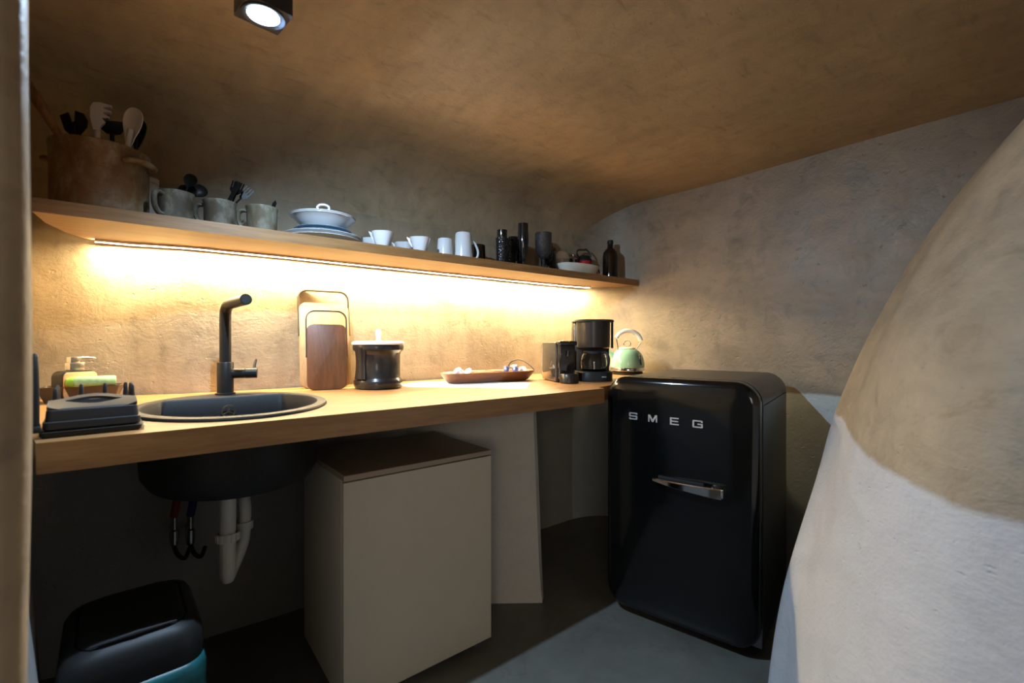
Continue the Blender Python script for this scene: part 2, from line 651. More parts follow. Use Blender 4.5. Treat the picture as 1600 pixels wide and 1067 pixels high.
def tip_at(z):
    for (z0, a0, d0), (z1, a1, d1) in zip(TIP, TIP[1:]):
        if z <= z1:
            t = (z - z0) / (z1 - z0)
            return a0 + (a1 - a0) * t, d0 + (d1 - d0) * t
    return TIP[-1][1:]


def smooth_tip(z):
    acc = [tip_at(max(-1.15, min(0.9, z + dz))) for dz in (-.06, -.03, 0, .03, .06)]
    a = sum(q[0] for q in acc) / 5
    dd = sum(q[1] for q in acc) / 5
    return Fv * dd + Rv * (a * dd)


mb = MB()
t0 = smooth_tip(-0.25)
secs = []
for k in range(61):
    z = -1.15 + 2.05 * k / 60
    tp = smooth_tip(z)
    sh = (tp - t0)
    lean = Vector((.33, -.94, 0)) * (0.30 * max(0, z + 0.25) ** 1.6)
    sh2 = sh * 0.35 + lean
    Nn = Vector((.90, .05, 0)) + sh * 0.25 + lean
    ch = tp - Nn
    nb = Vector((-ch.y, ch.x, 0)).normalized()
    pts = [Vector((.80, -.75, 0)) + sh2, Vector((.815, -.25, 0)) + sh2, Nn]
    for t in (.11, .25, .42, .60, .78):
        pts.append(Nn + ch * t + nb * (0.085 * math.sin(PI * t ** .6)))
    pts += [tp - ch * .05 + nb * .02, tp + Vector((.06, -.045, 0)), tp + Vector((.28, -.18, 0)), Vector((2.47, tp.y - .25, 0)), Vector((2.49, -.75, 0))]
    s = catmull(pts, 6)
    secs.append([Vector((p.x, p.y, z + H)) + wob((p.x, p.y, z + H), 0.004) for p in s])
mb.loft(secs, closed=False)
M['plaster_front'] = plaster('plaster_front', beige=(0.295, 0.232, 0.158), white=(0.42, 0.41, 0.415), stretch=(1, 1, 2.0), edge=0.888, streak=(2, 2, 6), bm=0.3)
struct(mb.build('wall_front', M['plaster_front'], angle=80))

# wedge-shaped plaster pier that carries the worktop
mb = MB()
secs = []
for k in range(13):
    t = k / 12
    z = -0.01 + (CZ - 0.062 + 0.01) * t
    s_ = Vector((0.035 * (t - 0.0) * 1.0, 0.085 * t, 0))
    fl = 0.02 * (1 - t) ** 6
    pts = [Vector((0.98, 2.14, 0)), Vector((1.025, 1.86, 0)), Vector((1.065 - fl * .5, 1.70 - fl, 0)) + s_ * .8, Vector((1.335, 1.485 - fl, 0)) + s_, Vector((1.362 + fl * .4, 1.495, 0)) + s_, Vector((1.42, 1.62, 0)) + s_ * .6, Vector((1.62, 2.14, 0))]
    secs.append([Vector((p.x, p.y, z)) + wob((p.x, p.y, z), 0.004) for p in pts])
mb.loft(secs, closed=True)
struct(mb.build('wall_middle', plaster('plaster_pier', edge=3.0, white=(0.58, 0.55, 0.49)), angle=25))

# ------------------------------------------------------------------ worktop with a hole for the sink
SCX, SCY, SA, SB = 0.205, 1.60, 0.252, 0.312


def slab_with_hole(poly, hole, z0, z1):
    bm = bmesh.new()
    loops = []
    for z in (z0, z1):
        es = []
        ls = []
        for lp in (poly, hole):
            if not lp:
                ls.append([])
                continue
            vs = [bm.verts.new((x, y, z)) for x, y in lp]
            es += [bm.edges.new((vs[i], vs[(i + 1) % len(vs)])) for i in range(len(vs))]
            ls.append(vs)
        bmesh.ops.triangle_fill(bm, use_beauty=True, use_dissolve=False, edges=es)
        loops.append(ls)
    for a, b in zip(loops[0], loops[1]):
        for i in range(len(a)):
            j = (i + 1) % len(a)
            bm.faces.new((a[i], a[j], b[j], b[i]))
    mbx = MB()
    mbx.bm.free()
    mbx.bm = bm
    return mbx


def back_poly(x0, x1, n, gap):
    return [(x0 + (x1 - x0) * i / n, back_y(x0 + (x1 - x0) * i / n) - gap) for i in range(n + 1)]


GAP = 0.011
poly = [(-0.165, 1.24), (1.472, 1.24), (1.492, 1.285), (2.36, 1.505), (2.435, 1.525), (2.422, 1.70), (2.362, 1.88), (2.243, 1.992), (2.08, 2.036)]
bp = back_poly(-0.28, 1.98, 24, GAP)[::-1]
poly = poly + bp + [(-0.243, 1.76), (-0.178, 1.30)]
hole = ell(SA - 0.02, SB - 0.02, 56, SCX, SCY)
mb = slab_with_hole(poly, hole, CZ - 0.060, CZ)
tag(mb.build('worktop', M['oak'], angle=20), 'long oak worktop running along the back wall with the black sink set in', 'worktop')

# wall shelf
poly = [(-0.242, 1.755), (2.408, 1.755), (2.362, 1.88), (2.243, 1.992), (2.08, 2.036)] + back_poly(-0.15, 1.98, 24, GAP)[::-1]
poly += [(-0.205, 2.03), (-0.235, 1.90)]
mb = slab_with_hole(poly, [], SZ - 0.038, SZ)
tag(mb.build('wall_shelf', M['oak_shelf'], angle=20), 'long oak shelf fixed to the back wall, lit from below', 'shelf')

# led strip below the shelf
led = thing('led_strip', 'glowing warm strip light under the rear of the oak shelf', 'strip light', (0, 0, SZ - 0.038))
mb = MB()
pth = [(x, back_y(x) - 0.045 - 0.03 * max(0, (x - 1.9) / 0.3) ** 2, -0.0045) for x in [-0.14 + 2.34 * i / 24 for i in range(25)]]
secs = [[(x, y - 0.009, 0.004), (x, y + 0.009, 0.004), (x, y + 0.009, -0.004), (x, y + 0.0065, -0.004), (x, y + 0.0065, 0), (x, y - 0.0065, 0), (x, y - 0.0065, -0.004), (x, y - 0.009, -0.004)] for x, y, z in [(p[0], p[1], p[2]) for p in pth]]
secs = [[(a, b, c - 0.0045) for a, b, c in s] for s in secs]
mb.loft(secs)
mb.build('profile', M['alu'], led, angle=20)
mb = MB()
secs = [[(x, y - 0.006, -0.0055), (x, y + 0.006, -0.0055), (x, y + 0.006, -0.0066), (x, y - 0.006, -0.0078)] for x, y, z in pth]
mb.loft(secs)
mb.build('diffuser', M['led'], led, angle=20)

# ------------------------------------------------------------------ ceiling spotlight
sp = thing('ceiling_spotlight', 'small square ceiling spotlight shining cool blue white', 'spotlight', (0.212, 1.20, H + 0.758), R(8))
mb = MB()
o = rrect(0.098, 0.098, 0.004, 2)
i_ = ell(0.040, 0.040, 12 * 1)
mb.prism(o, 0.003, 0.125)
mb.build('housing', M['housing'], sp)
mb = MB()
mb.lathe([(0.046, 0.0030), (0.046, 0.0), (0.042, 0.0), (0.036, 0.0028), (0.036, 0.0030)], 32)
mb.build('trim_ring', M['housing'], sp)
mb = MB()
mb.lathe([(0, 0.0005), (0.018, 0.0008), (0.034, 0.0022), (0.034, 0.0028), (0, 0.0028)], 32)
mb.build('lens', M['lens'], sp)
ld = bpy.data.lights.new('spot_beam', 'SPOT')
ld.energy = SPOT_POWER
ld.color = SPOT_COLOR
ld.spot_size = R(174)
ld.spot_blend = 0.9
ld.shadow_soft_size = 0.012
lo = bpy.data.objects.new('spot_beam', ld)
COL.objects.link(lo)
lo.location = (0.214, 1.202, H + 0.742)
lo.rotation_euler = Vector((0.52, -0.02, -1.0)).to_track_quat('-Z', 'Y').to_euler()

# ------------------------------------------------------------------ sink
sk = thing('sink', 'round black composite sink set into the oak worktop', 'sink', (SCX, SCY, CZ))
NSEG = 72


def sloop(a, b, z, clip=None):
    out = []
    for i in range(NSEG):
        t = 2 * PI * i / NSEG
        x, y = a * math.cos(t), b * math.sin(t)
        if clip is not None and y > clip:
            e = (y - clip)
            y = clip + e * 0.06
        out.append((x, y, z))
    return out


mb = MB()
secs = [sloop(SA - .004, SB - .004, 0.0008), sloop(SA, SB, 0.003), sloop(SA - .002, SB - .002, 0.008), sloop(SA - .008, SB - .008, 0.010),
        sloop(SA - .027, SB - .027, 0.009, .186), sloop(SA - .031, SB - .031, 0.004, .182), sloop(SA - .036, SB - .036, -0.06, .178), sloop(SA - .045, SB - .045, -0.165, .168),
        sloop(SA - .07, SB - .07, -0.188, .14), sloop(SA - .12, SB - .13, -0.194, .09)]
mb.loft(secs, cap0=False, cap1=True)
mb.build('basin', M['granite'], sk, angle=40)
mb = MB()
secs = [sloop(SA - .023, SB - .023, -0.004), sloop(SA - .024, SB - .024, -0.12), sloop(SA - .028, SB - .028, -0.175), sloop(SA - .045, SB - .045, -0.203), sloop(SA - .09, SB - .10, -0.212)]
mb.loft(secs, cap0=False, cap1=True)
mb.build('underside', M['granite'], sk, angle=40)
# overflow plate on the rear of the basin
mb = MB()
rx = Matrix.Rotation(PI / 2, 3, 'X')
mb.lathe([(0.0205, 0), (0.0205, 0.004), (0.0165, 0.004), (0.0165, 0)], 28, rot=rx)
for k in range(3):
    a = PI / 2 + k * 2 * PI / 3
    mb.box((0.009 * math.cos(a), -0.002, 0.009 * math.sin(a)), (0.018, 0.003, 0.004), rot=Matrix.Rotation(-a, 3, 'Y'))
mb.lathe([(0, 0.005), (0.005, 0.005), (0.005, 0)], 12, rot=rx)
ov = mb.build('overflow_plate', M['steel'], sk)
ov.location = (0.005, 0.174, -0.038)

# drain trap below
tr = thing('drain_trap', 'white plastic bottle trap hanging under the black sink', 'pipe', (0.195, 1.66, CZ - 0.225))
mb = MB()
mb.lathe([(0.0, 0.012), (0.0225, 0.012), (0.0225, -0.285), (0.022, -0.31), (0.015, -0.326), (0.0, -0.331)], 24)
mb.build('pipe_body', M['pvc'], tr)
mb = MB()
mb.lathe([(0.026, 0.0), (0.033, 0.0), (0.033, -0.022), (0.026, -0.024)], 24)
for k in range(12):
    a = 2 * PI * k / 12
    mb.box((0.033 * math.cos(a), 0.033 * math.sin(a), -0.011), (0.004, 0.006, 0.02), rot=Matrix.Rotation(a, 3, 'Z'))
mb.build('collar', M['pvc'], tr)
mb = MB()
mb.lathe([(0.026, -0.176), (0.032, -0.172), (0.032, -0.198), (0.027, -0.200)], 24)
for k in range(14):
    a = 2 * PI * k / 14
    mb.box((0.032 * math.cos(a), 0.032 * math.sin(a), -0.186), (0.004, 0.005, 0.022), rot=Matrix.Rotation(a, 3, 'Z'))
mb.build('collar', M['pvc'], tr)
mb = MB()
mb.tube(catmull([(0.0, 0.0, -0.31), (0.02, 0.03, -0.29), (0.046, 0.045, -0.23), (0.052, 0.05, -0.17), (0.052, 0.052, -0.11), (0.048, 0.08, -0.085), (0.03, 0.2, -0.08), (0.03, 0.41, -0.08)], 6), 0.019, 14)
mb.build('waste_arm', M['pvc'], tr)
mb = MB()
mb.lathe([(0.019, -0.165), (0.026, -0.165), (0.026, -0.19), (0.019, -0.192)], 20, c=(0.052, 0.05, 0))
mb.build('collar', M['pvc'], tr)
mb = MB()
mb.box((0.04, 0.0, -0.02), (0.014, 0.02, 0.05), 0.003, rot=Matrix.Rotation(0.45, 3, 'Y'))
mb.build('clip', M['pvc'], tr)

# supply valves on the wall
for nm, lb, x, mt, dz in (('water_valve', 'hot water stop valve with dark red sleeve under the sink, left of its pair', 0.072, 'red_tap', 0.0), ('water_valve', 'cold water stop valve with dark blue sleeve under the sink, right of its pair', 0.118, 'blue_tap', -0.008)):
    v = thing(nm, lb, 'valve', (x, 1.97, 0.425 + dz), 0, 'water valves under the sink')
    mb = MB()
    mb.lathe([(0, 0.0), (0.012, 0.0), (0.014, 0.02), (0.014, 0.05), (0.010, 0.055), (0.010, 0.10), (0.0, 0.10)], 16)
    mb.tube([(0, 0, 0.03), (0, 0.11, 0.03)], 0.011, 12)
    mb.build('valve_body', M['steel'], v)
    mb = MB()
    mb.tube(catmull([(0, 0, 0.10), (0.006, -0.01, 0.14), (0.012, -0.03, 0.21), (0.016, -0.06, 0.30)], 6), 0.013, 12)
    mb.build('sleeve', M[mt], v)
    mb = MB()
    mb.tube([(0.012, -0.03, 0.215), (0.017, -0.064, 0.255)], 0.0145, 12)
    mb.build('white_nut', M['pvc'], v)
    mb = MB()
    mb.tube(catmull([(0, -0.01, 0.0), (0.01, -0.015, -0.03), (0.03, -0.01, -0.05), (0.045, 0.02, -0.03)], 5), 0.007, 8)
    mb.build('loop_hose', M['matt_black'], v)

# ------------------------------------------------------------------ tap
tp = thing('mixer_tap', 'tall matt black mixer tap at the rear of the round sink', 'tap', (0.212, 1.868, CZ + 0.0095))
mb = MB()
mb.lathe([(0, 0), (0.031, 0), (0.031, 0.005), (0.0255, 0.007), (0.0255, 0.110), (0.024, 0.112), (0.0, 0.112)], 32)
mb.build('tap_body', M['matt_black'], tp)
mb = MB()
P = [(0, 0, 0.11), (0, 0, 0.20), (0, 0, 0.275), (0.0015, -0.008, 0.296), (0.006, -0.03, 0.309), (0.013, -0.07, 0.313), (0.025, -0.14, 0.316), (0.034, -0.195, 0.318)]
mb.tube(catmull(P, 6), 0.018, 20)
mb.build('spout', M['matt_black'], tp)
mb = MB()
d = Vector((0.034 - 0.025, -0.055, 0.002)).normalized()
e = Vector((0.034, -0.195, 0.318))
mb.tube([e - d * 0.002, e + d * 0.0012], 0.0145, 20)
mb.build('aerator', M['rubber'], tp)
mb = MB()
mb.tube([(0.02, -0.004, 0.072), (0.058, -0.014, 0.072)], 0.018, 20)
mb.tube([(0.0595, -0.0145, 0.072), (0.094, -0.024, 0.072)], 0.0185, 20)
mb.build('cartridge', M['matt_black'], tp)
mb = MB()
mb.tube([(0.085, -0.021, 0.085), (0.088, -0.012, 0.10), (0.094, 0.0, 0.118)], [0.006, 0.005, 0.0042], 10)
mb.build('lever', M['matt_black'], tp)

# ------------------------------------------------------------------ cutting boards
def board(name, label, loc, rz, lean, wd, ht, th, mat, hx, hz0, hz1, rad):
    b = thing(name, label, 'cutting board', loc, rz)
    L = Matrix.Rotation(lean, 4, 'X')
    mb = MB()
    mb.mx = L @ Matrix.Rotation(PI / 2, 4, 'X')
    mb.prism(rrect(wd, ht, rad, 8, 0, ht / 2), 0.0, th, bevel=0.002)
    mb.build('board', mat, b)
    mb = MB()
    mb.mx = L
    pr = 0.035
    path = [(-hx, -th / 2, hz0), (-hx, -th / 2, hz1 - pr)]
    for k in range(1, 8):
        a = PI - PI / 2 * k / 7
        path.append((-hx + pr + pr * math.cos(a), -th / 2, hz1 - pr + pr * math.sin(a)))
    for k in range(0, 7):
        a = PI / 2 - PI / 2 * k / 7
        path.append((hx - pr + pr * math.cos(a), -th / 2, hz1 - pr + pr * math.sin(a)))
    path += [(hx, -th / 2, hz1 - pr), (hx, -th / 2, hz0)]
    # flat strap: width across the board thickness
    secs = []
    for i, p in enumerate(path):
        q0 = Vector(path[max(i - 1, 0)])
        q1 = Vector(path[min(i + 1, len(path) - 1)])
        t = (q1 - q0).normalized()
        nrm = Vector((t.z, 0, -t.x))
        c = Vector(p)
        wv = Vector((0, th * 0.42, 0))
        secs.append([c + wv + nrm * .0019, c - wv + nrm * .0019, c - wv - nrm * .0019, c + wv - nrm * .0019])
    mb.loft(secs)
    mb.build('handle', M['bronze'], b)
    return b


board('cutting_board', 'large pale maple cutting board with tall metal loop handle against the wall', (0.585, 1.985, CZ), R(-7), R(-11), 0.198, 0.36, 0.020, M['maple'], 0.1005, 0.22, 0.415, 0.03)
board('cutting_board', 'small dark walnut cutting board with metal loop handle in front of the pale one', (0.567, 1.910, CZ), R(-10), R(-7), 0.150, 0.262, 0.020, M['walnut'], 0.0765, 0.13, 0.318, 0.025)

# ------------------------------------------------------------------ crock with lid
cr = thing('crock', 'dark glazed crock with a white lid on the worktop beside the boards', 'crock', (0.752, 1.838, CZ), R(18))
mb = MB()
mb.lathe([(0, 0), (0.078, 0), (0.093, 0.004), (0.098, 0.014), (0.098, 0.032), (0.092, 0.040), (0.088, 0.046), (0.088, 0.138), (0.092, 0.150), (0.101, 0.158), (0.103, 0.170), (0.101, 0.178), (0.096, 0.180), (0.093, 0.172), (0.082, 0.150), (0.080, 0.02), (0, 0.014)], 48)
mb.build('body', M['crock'], cr)
mb = MB()
mb.lathe([(0, 0.196), (0.085, 0.195), (0.1, 0.192), (0.106, 0.187), (0.105, 0.181), (0.095, 0.1795), (0, 0.1795)], 48)
ld_ = mb.build('lid', M['lid_white'], cr)
mb = MB()
mb.lathe([(0, 0.195), (0.012, 0.195), (0.0085, 0.204), (0.012, 0.222), (0.0125, 0.234), (0.008, 0.243), (0, 0.245)], 20)
mb.build('knob', M['lid_white'], ld_)
for s in (-1, 1):
    mb = MB()
    secs = []
    for k in range(11):
        t = k / 10
        z = 0.168 - 0.125 * t
        off = 0.097 - 0.004 * math.sin(PI * t) 
        wd_ = 0.030 - 0.004 * math.sin(PI * t)
        th_ = 0.0055
        secs.append([(s * (off + th_), -wd_ * .7, z), (s * (off + th_ * 1.3), 0, z), (s * (off + th_), wd_ * .7, z), (s * (off - th_), wd_, z), (s * (off - th_), -wd_, z)])
    mb.loft(secs)
    mb.build('lug_handle', M['crock'], cr, angle=50)

# ------------------------------------------------------------------ dish rack, tray, caddy on the left
dr = thing('dish_rack', 'low black plastic dish rack with a slotted handle at the left worktop end', 'dish rack', (-0.094, 1.388, CZ), R(4))
RW, RD = 0.152, 0.205
mb = MB()
mb.loft([[(x, y, z) for x, y in rrect(RW + 0.008 + d_, RD + d_, .010, 4)] for z, d_ in ((0.0, -.006), (0.004, 0.0), (0.012, 0.002), (0.013, -.002))])
mb.build('drip_tray', M['rubber'], dr)
mb = MB()
secs = []
for z, dx, r in ((0.0135, -0.006, .010), (0.018, 0.0, .010), (0.031, 0.0, .010), (0.0325, -0.0035, .010), (0.036, -0.0035, .010), (0.054, -0.005, .010), (0.0575, -0.010, .012)):
    secs.append([(x, y, z) for x, y in rrect(RW + 2 * dx, RD + 2 * dx, r, 5)])
secs.append([(x, y, 0.0565) for x, y in rrect(RW - 0.036, RD - 0.036, .010, 5)])
secs.append([(x, y, 0.022) for x, y in rrect(RW - 0.046, RD - 0.046, .010, 5)])
mb.loft(secs)
mb.build('tub', M['grey_plastic'], dr, angle=30)
# grip panel over the front: rear edge arched up, front edge bowed, lens-shaped slot
nn = 20
front = [(-0.070 + 0.140 * k / nn, -0.094 - 0.004 * math.sin(PI * k / nn)) for k in range(nn + 1)]
rear = [(0.070 - 0.140 * k / nn, -0.050 + 0.040 * math.sin(PI * k / nn)) for k in range(nn + 1)]
slot = [(-0.046 + 0.092 * k / nn, -0.046 - 0.012 * math.sin(PI * k / nn)) for k in range(nn)] + [(0.046 - 0.092 * k / nn, -0.046 + 0.022 * math.sin(PI * k / nn)) for k in range(nn)]
mb = slab_with_hole(front + rear, slot, 0.0, 0.006)
for vtx in mb.bm.verts:
    t_ = (vtx.co.y + 0.098) / 0.088
    vtx.co.z += 0.056 + 0.016 * t_ - 0.014 * (1 - t_) * (1 - (vtx.co.x / 0.07) ** 2)
mb.build('grip', M['grey_plastic'], dr, angle=25)
for i, (x, y, z0) in enumerate(((-0.062, 0.010, 0.0), (-0.062, 0.050, 0.0), (-0.062, 0.092, 0.0), (-0.022, 0.092, 0.0), (0.020, 0.092, 0.0), (0.058, 0.092, 0.0), (0.0665, 0.010, 0.0), (0.0665, 0.038, 0.0), (0.0665, 0.066, 0.0))):
    mb = MB()
    mb.lathe([(0, 0), (0.0060, 0), (0.0050, 0.012), (0.0052, 0.013), (0.0042, 0.024), (0.0044, 0.025), (0.0036, 0.036), (0.002, 0.039), (0, 0.0395)], 10, c=(x, y, 0.0535))
    mb.build('peg', M['grey_plastic'], dr)
for i, (x, y) in enumerate(((0.0765, -0.094), (0.0765, 0.094))):
    mb = MB()
    mb.lathe([(0, 0), (0.006, 0), (0.007, 0.010), (0, 0.012)], 12, c=(x, y, 0.0))
    mb.build('foot', M['alu'], dr)

pl = thing('oven_tray', 'black plate standing on edge at the far left end of the worktop', 'tray', (-0.1745, 1.300, CZ + 0.0135), R(8))
mb = MB()
mb.loft([[(x, y, z) for x, y in rrect(w0, l0, w0 * .45, 4, 0, 0)] for z, w0, l0 in ((0.012, .012, .05), (0.06, .013, .056), (0.12, .011, .050), (0.148, .009, .040), (0.156, .006, .03))])
mb.build('panel', M['black_plastic'], pl)
mb = MB()
mb.box((0.0, 0.0, 0.007), (0.016, 0.060, 0.013), 0.003)
mb.build('base', M['black_plastic'], pl)

cd = thing('sink_caddy', 'brown black open caddy at the wall left of the sink', 'caddy', (-0.165, 2.035, CZ), R(-6))
mb = MB()
secs = []
for z, wx, wy in ((0.0, 0.165, 0.07), (0.048, 0.200, 0.096), (0.050, 0.204, 0.100), (0.050, 0.194, 0.090), (0.006, 0.160, 0.066)):
    secs.append([(x, y, z) for x, y in rrect(wx, wy, 0.006, 3)])
mb.loft(secs)
mb.build('tray_body', plain('dark_brown_plastic', (0.06, 0.04, 0.028), 0.4), cd)

ds = thing('soap_dispenser', 'black soap dispenser with bamboo face and chrome pump in the caddy', 'soap dispenser', (-0.184, 2.040, CZ + 0.0065), R(34))
mb = MB()
mb.mx = Matrix.Rotation(PI / 2, 4, 'X')
mb.prism(rrect(0.094, 0.092, 0.016, 6, 0, 0.046), -0.026, 0.026, bevel=0.003)
mb.build('body', M['black_plastic'], ds)
mb = MB()
mb.mx = Matrix.Rotation(PI / 2, 4, 'X')
mb.prism(rrect(0.090, 0.086, 0.014, 6, 0, 0.046), 0.0262, 0.030, bevel=0.001)
mb.build('face', M['bamboo'], ds)
mb = MB()
mb.box((0, 0, 0.1055), (0.040, 0.026, 0.026), 0.001)
mb.box((-0.004, 0, 0.127), (0.026, 0.022, 0.020), 0.001)
mb.tube([(0.004, -0.002, 0.134), (0.034, -0.008, 0.1335), (0.05, -0.012, 0.131)], [0.004, 0.0032, 0.0025], 10)
mb.build('pump', M['steel'], ds)

rl = thing('sponge_roll', 'pale green rolled sponge cloth lying across the caddy', 'sponge', (-0.122, 1.990, CZ + 0.0655), R(2))
mb = MB()
mb.mx = Matrix.Rotation(PI / 2, 4, 'Y') @ Matrix.Translation((0, 0, -0.06))
mb.lathe([(0, 0.0), (0.013, 0.0), (0.0165, 0.006), (0.0165, 0.096), (0.014, 0.101), (0, 0.102)], 20)
mb.build('roll', M['sponge'], rl)
mb = MB()
mb.mx = Matrix.Rotation(PI / 2, 4, 'Y') @ Matrix.Translation((0, 0, -0.08))
mb.lathe([(0, 0.0), (0.011, 0.003), (0.0155, 0.012), (0.0155, 0.02), (0, 0.021)], 20)
mb.build('scourer_end', M['sponge_end'], rl)

# ------------------------------------------------------------------ placemat, tray and pods
pm = MB()
mm = [(0.93, 1.72), (1.21, 1.425), (1.40, 1.62), (1.13, 1.915), (0.98, 1.97), (0.87, 1.90), (0.86, 1.80)]
pm.prism([(x, y) for x, y in mm], CZ + 0.0004, CZ + 0.0016)
tag(pm.build('placemat', M['paper'], angle=20), 'white paper placemat lying under the wooden tray', 'placemat')

tx, ty, tr_ = 1.285, 1.79, R(-5)
ty_tray = thing('wooden_tray', 'long shallow carved reddish wood tray on the paper placemat', 'tray', (tx, ty, CZ + 0.0018), tr_)
mb = MB()


def troug(L_, W_, z, n=40, p=3.0):
    out = []
    for i in range(n):
        a = 2 * PI * i / n
        c, s = math.cos(a), math.sin(a)
        out.append((L_ * math.copysign(abs(c) ** (2 / p), c), W_ * math.copysign(abs(s) ** (2 / p), s), z))
    return out


mb.loft([troug(0.205, 0.050, 0.0), troug(0.218, 0.060, 0.006), troug(0.238, 0.078, 0.030), troug(0.250, 0.088, 0.047), troug(0.248, 0.086, 0.049), troug(0.240, 0.080, 0.046), troug(0.226, 0.068, 0.022), troug(0.212, 0.056, 0.012)])
mb.build('dish', M['acacia'], ty_tray, angle=50)
mb = MB()
mb.tube(catmull([(0.160, 0.078, 0.046), (0.162, 0.077, 0.07), (0.175, 0.07, 0.088), (0.196, 0.045, 0.098), (0.215, 0.01, 0.088), (0.230, -0.03, 0.062), (0.234, -0.045, 0.046)], 6), 0.0028, 8)
mb.build('loop_handle', M['bronze'], ty_tray)

pod = thing('coffee_pod', '', 'coffee pod', (0, 0, 0), 0, 'coffee pods in the wooden tray')
mb = MB()
mb.lathe([(0, 0), (0.008, 0), (0.0125, 0.005), (0.0145, 0.02), (0.0145, 0.0205), (0, 0.0205)], 18)
mb.build('cup', M['pod_white'], pod)
mb = MB()
mb.lathe([(0.0145, 0.0205), (0.0175, 0.0208), (0.0175, 0.0216), (0.014, 0.0225), (0, 0.0228)], 18)
mb.build('foil_lid', M['pod_white'], pod)
Rt = Matrix.Rotation(tr_, 4, 'Z')
places = [  # x, y, z, colour, label
    (-0.195, -0.02, 0.022, 'w', 'white coffee pod at the far left of the wooden tray'),
    (-0.158, 0.005, 0.030, 'w', 'white coffee pod lying on top of the left cluster in the tray'),
    (-0.160, -0.035, 0.022, 'w', 'white coffee pod at the front of the left cluster in the tray'),
    (-0.115, -0.02, 0.027, 'w', 'larger looking white coffee pod, rightmost of the left cluster'),
    (0.098, 0.0, 0.029, 'b', 'blue and white coffee pod, leftmost of the right cluster in the tray'),
    (0.125, -0.032, 0.028, 'b', 'blue coffee pod at the front of the right cluster in the tray'),
    (0.150, 0.008, 0.036, 'b', 'pale blue coffee pod on top of the right cluster in the tray'),
    (0.172, -0.030, 0.027, 'w', 'white coffee pod at the front right of the right cluster'),
    (0.196, 0.0, 0.027, 'w', 'grey white coffee pod nearest the loop handle of the tray')]
for i, (x, y, z, c, lb) in enumerate(places):
    p = pod if i == 0 else copy_tree(pod, 'coffee_pod', lb, (0, 0, 0), 0, 'coffee pods in the wooden tray')
    q = Rt @ Vector((x, y, 0))
    p.location = (tx + q.x, ty + q.y, CZ + z + 0.016)
    p.rotation_euler = (random.uniform(-1.0, 1.0), random.uniform(-1.0, 1.0), random.uniform(0, 6))
    p['label'] = lb
    if c == 'b':
        for ch in p.children:
            ch.data = ch.data.copy()
            if ch.name.startswith('cup'):
                ch.data.materials[0] = M['pod_blue']
for i, (x, y, a, lb) in enumerate(((-0.03, 0.0, 0.15, 'flat wooden stirrer in the middle of the tray, leftmost'), (0.0, 0.018, -0.12, 'flat wooden stirrer in the middle of the tray, rearmost'), (0.035, -0.012, -0.32, 'darker wooden stirrer slanting up in the middle of the tray'))):
    mb = MB()
    mb.prism(rrect(0.12, 0.008, 0.0039, 5), -0.001, 0.001)
    o = mb.build('stirrer', M['stick'] if i < 2 else M['acacia'])
    q = Rt @ Vector((x, y, 0))
    o.location = (tx + q.x, ty + q.y, CZ + 0.046 + 0.002 * i)
    o.rotation_euler = (0, 0.10 if i == 2 else 0.03, a)
    tag(o, lb, 'stirrer', 'wooden stirrers in the tray')

# ------------------------------------------------------------------ capsule machine
cm = thing('capsule_machine', 'glossy black capsule coffee machine left of the tall coffee maker', 'coffee machine', (1.573, 1.606, CZ), R(-22))
mb = MB()
mb.box((0.0, 0.02, 0.097), (0.098, 0.185, 0.186), 0.006, 3)
mb.build('body', M['machine'], cm)
mb = MB()
mb.box((0.0, -0.085, 0.105), (0.082, 0.026, 0.182), 0.008, 3)
mb.box((0.0, -0.088, 0.185), (0.088, 0.05, 0.02), 0.006, 3)
mb.build('front_slab', M['black_gloss'], cm)
mb = MB()
mb.lathe([(0, 0), (0.038, 0), (0.042, 0.004), (0.042, 0.040), (0.039, 0.044), (0, 0.044)], 28, c=(0.0, -0.118, 0.0), sx=1.05, sy=1.0)
mb.build('drip_cup', M['coffee_body'], cm)
mb = MB()
mb.box((0, 0.128, 0.100), (0.088, 0.028, 0.165), 0.008, 3)
mb.build('water_tank', glass('tank_glass', (0.75, 0.78, 0.8), 0.05, 0.9), cm)
mb = MB()
mb.tube([(0, -0.108, 0.15), (0, -0.108, 0.125)], 0.007, 12)
mb.build('nozzle', M['black_gloss'], cm)

# ------------------------------------------------------------------ filter coffee maker
fm = thing('coffee_maker', 'tall black filter coffee maker with a glass jug beside the kettle', 'coffee maker', (1.745, 1.545, CZ), R(-38))
mb = MB()
mb.loft([[(x, y, z) for x, y in rrect(0.180 + d_, 0.21 + d_, 0.07, 8)] for z, d_ in ((0, -.006), (0.003, 0), (0.042, 0), (0.047, -.006))])
mb.build('base', M['black_plastic'], fm)
mb = MB()
mb.loft([[(x, y, z) for x, y in rrect(0.186 + d_, 0.085 + d_, 0.02, 6, 0, 0.068)] for z, d_ in ((0.04, 0), (0.285, 0), (0.292, -.004))])
mb.build('rear_column', M['coffee_body'], fm)
mb = MB()
mb.lathe([(0, 0.158), (0.072, 0.158), (0.082, 0.165), (0.084, 0.28), (0.084, 0.29), (0, 0.29)], 40, c=(0, -0.012, 0))
mb.build('filter_housing', M['coffee_body'], fm)
mb = MB()
mb.loft([[(x, y, z) for x, y in rrect(0.196 + d_, 0.20 + d_, 0.06, 8, 0, 0.005)] for z, d_ in ((0.289, 0), (0.296, 0), (0.300, -.01))])
mb.build('lid', M['black_plastic'], fm)
mb = MB()
mb.lathe([(0, 0.050), (0.058, 0.050), (0.064, 0.058), (0.066, 0.09), (0.060, 0.125), (0.050, 0.140), (0.048, 0.1385), (0.058, 0.124), (0.064, 0.09), (0.062, 0.059), (0, 0.053)], 36, c=(0, -0.028, 0))
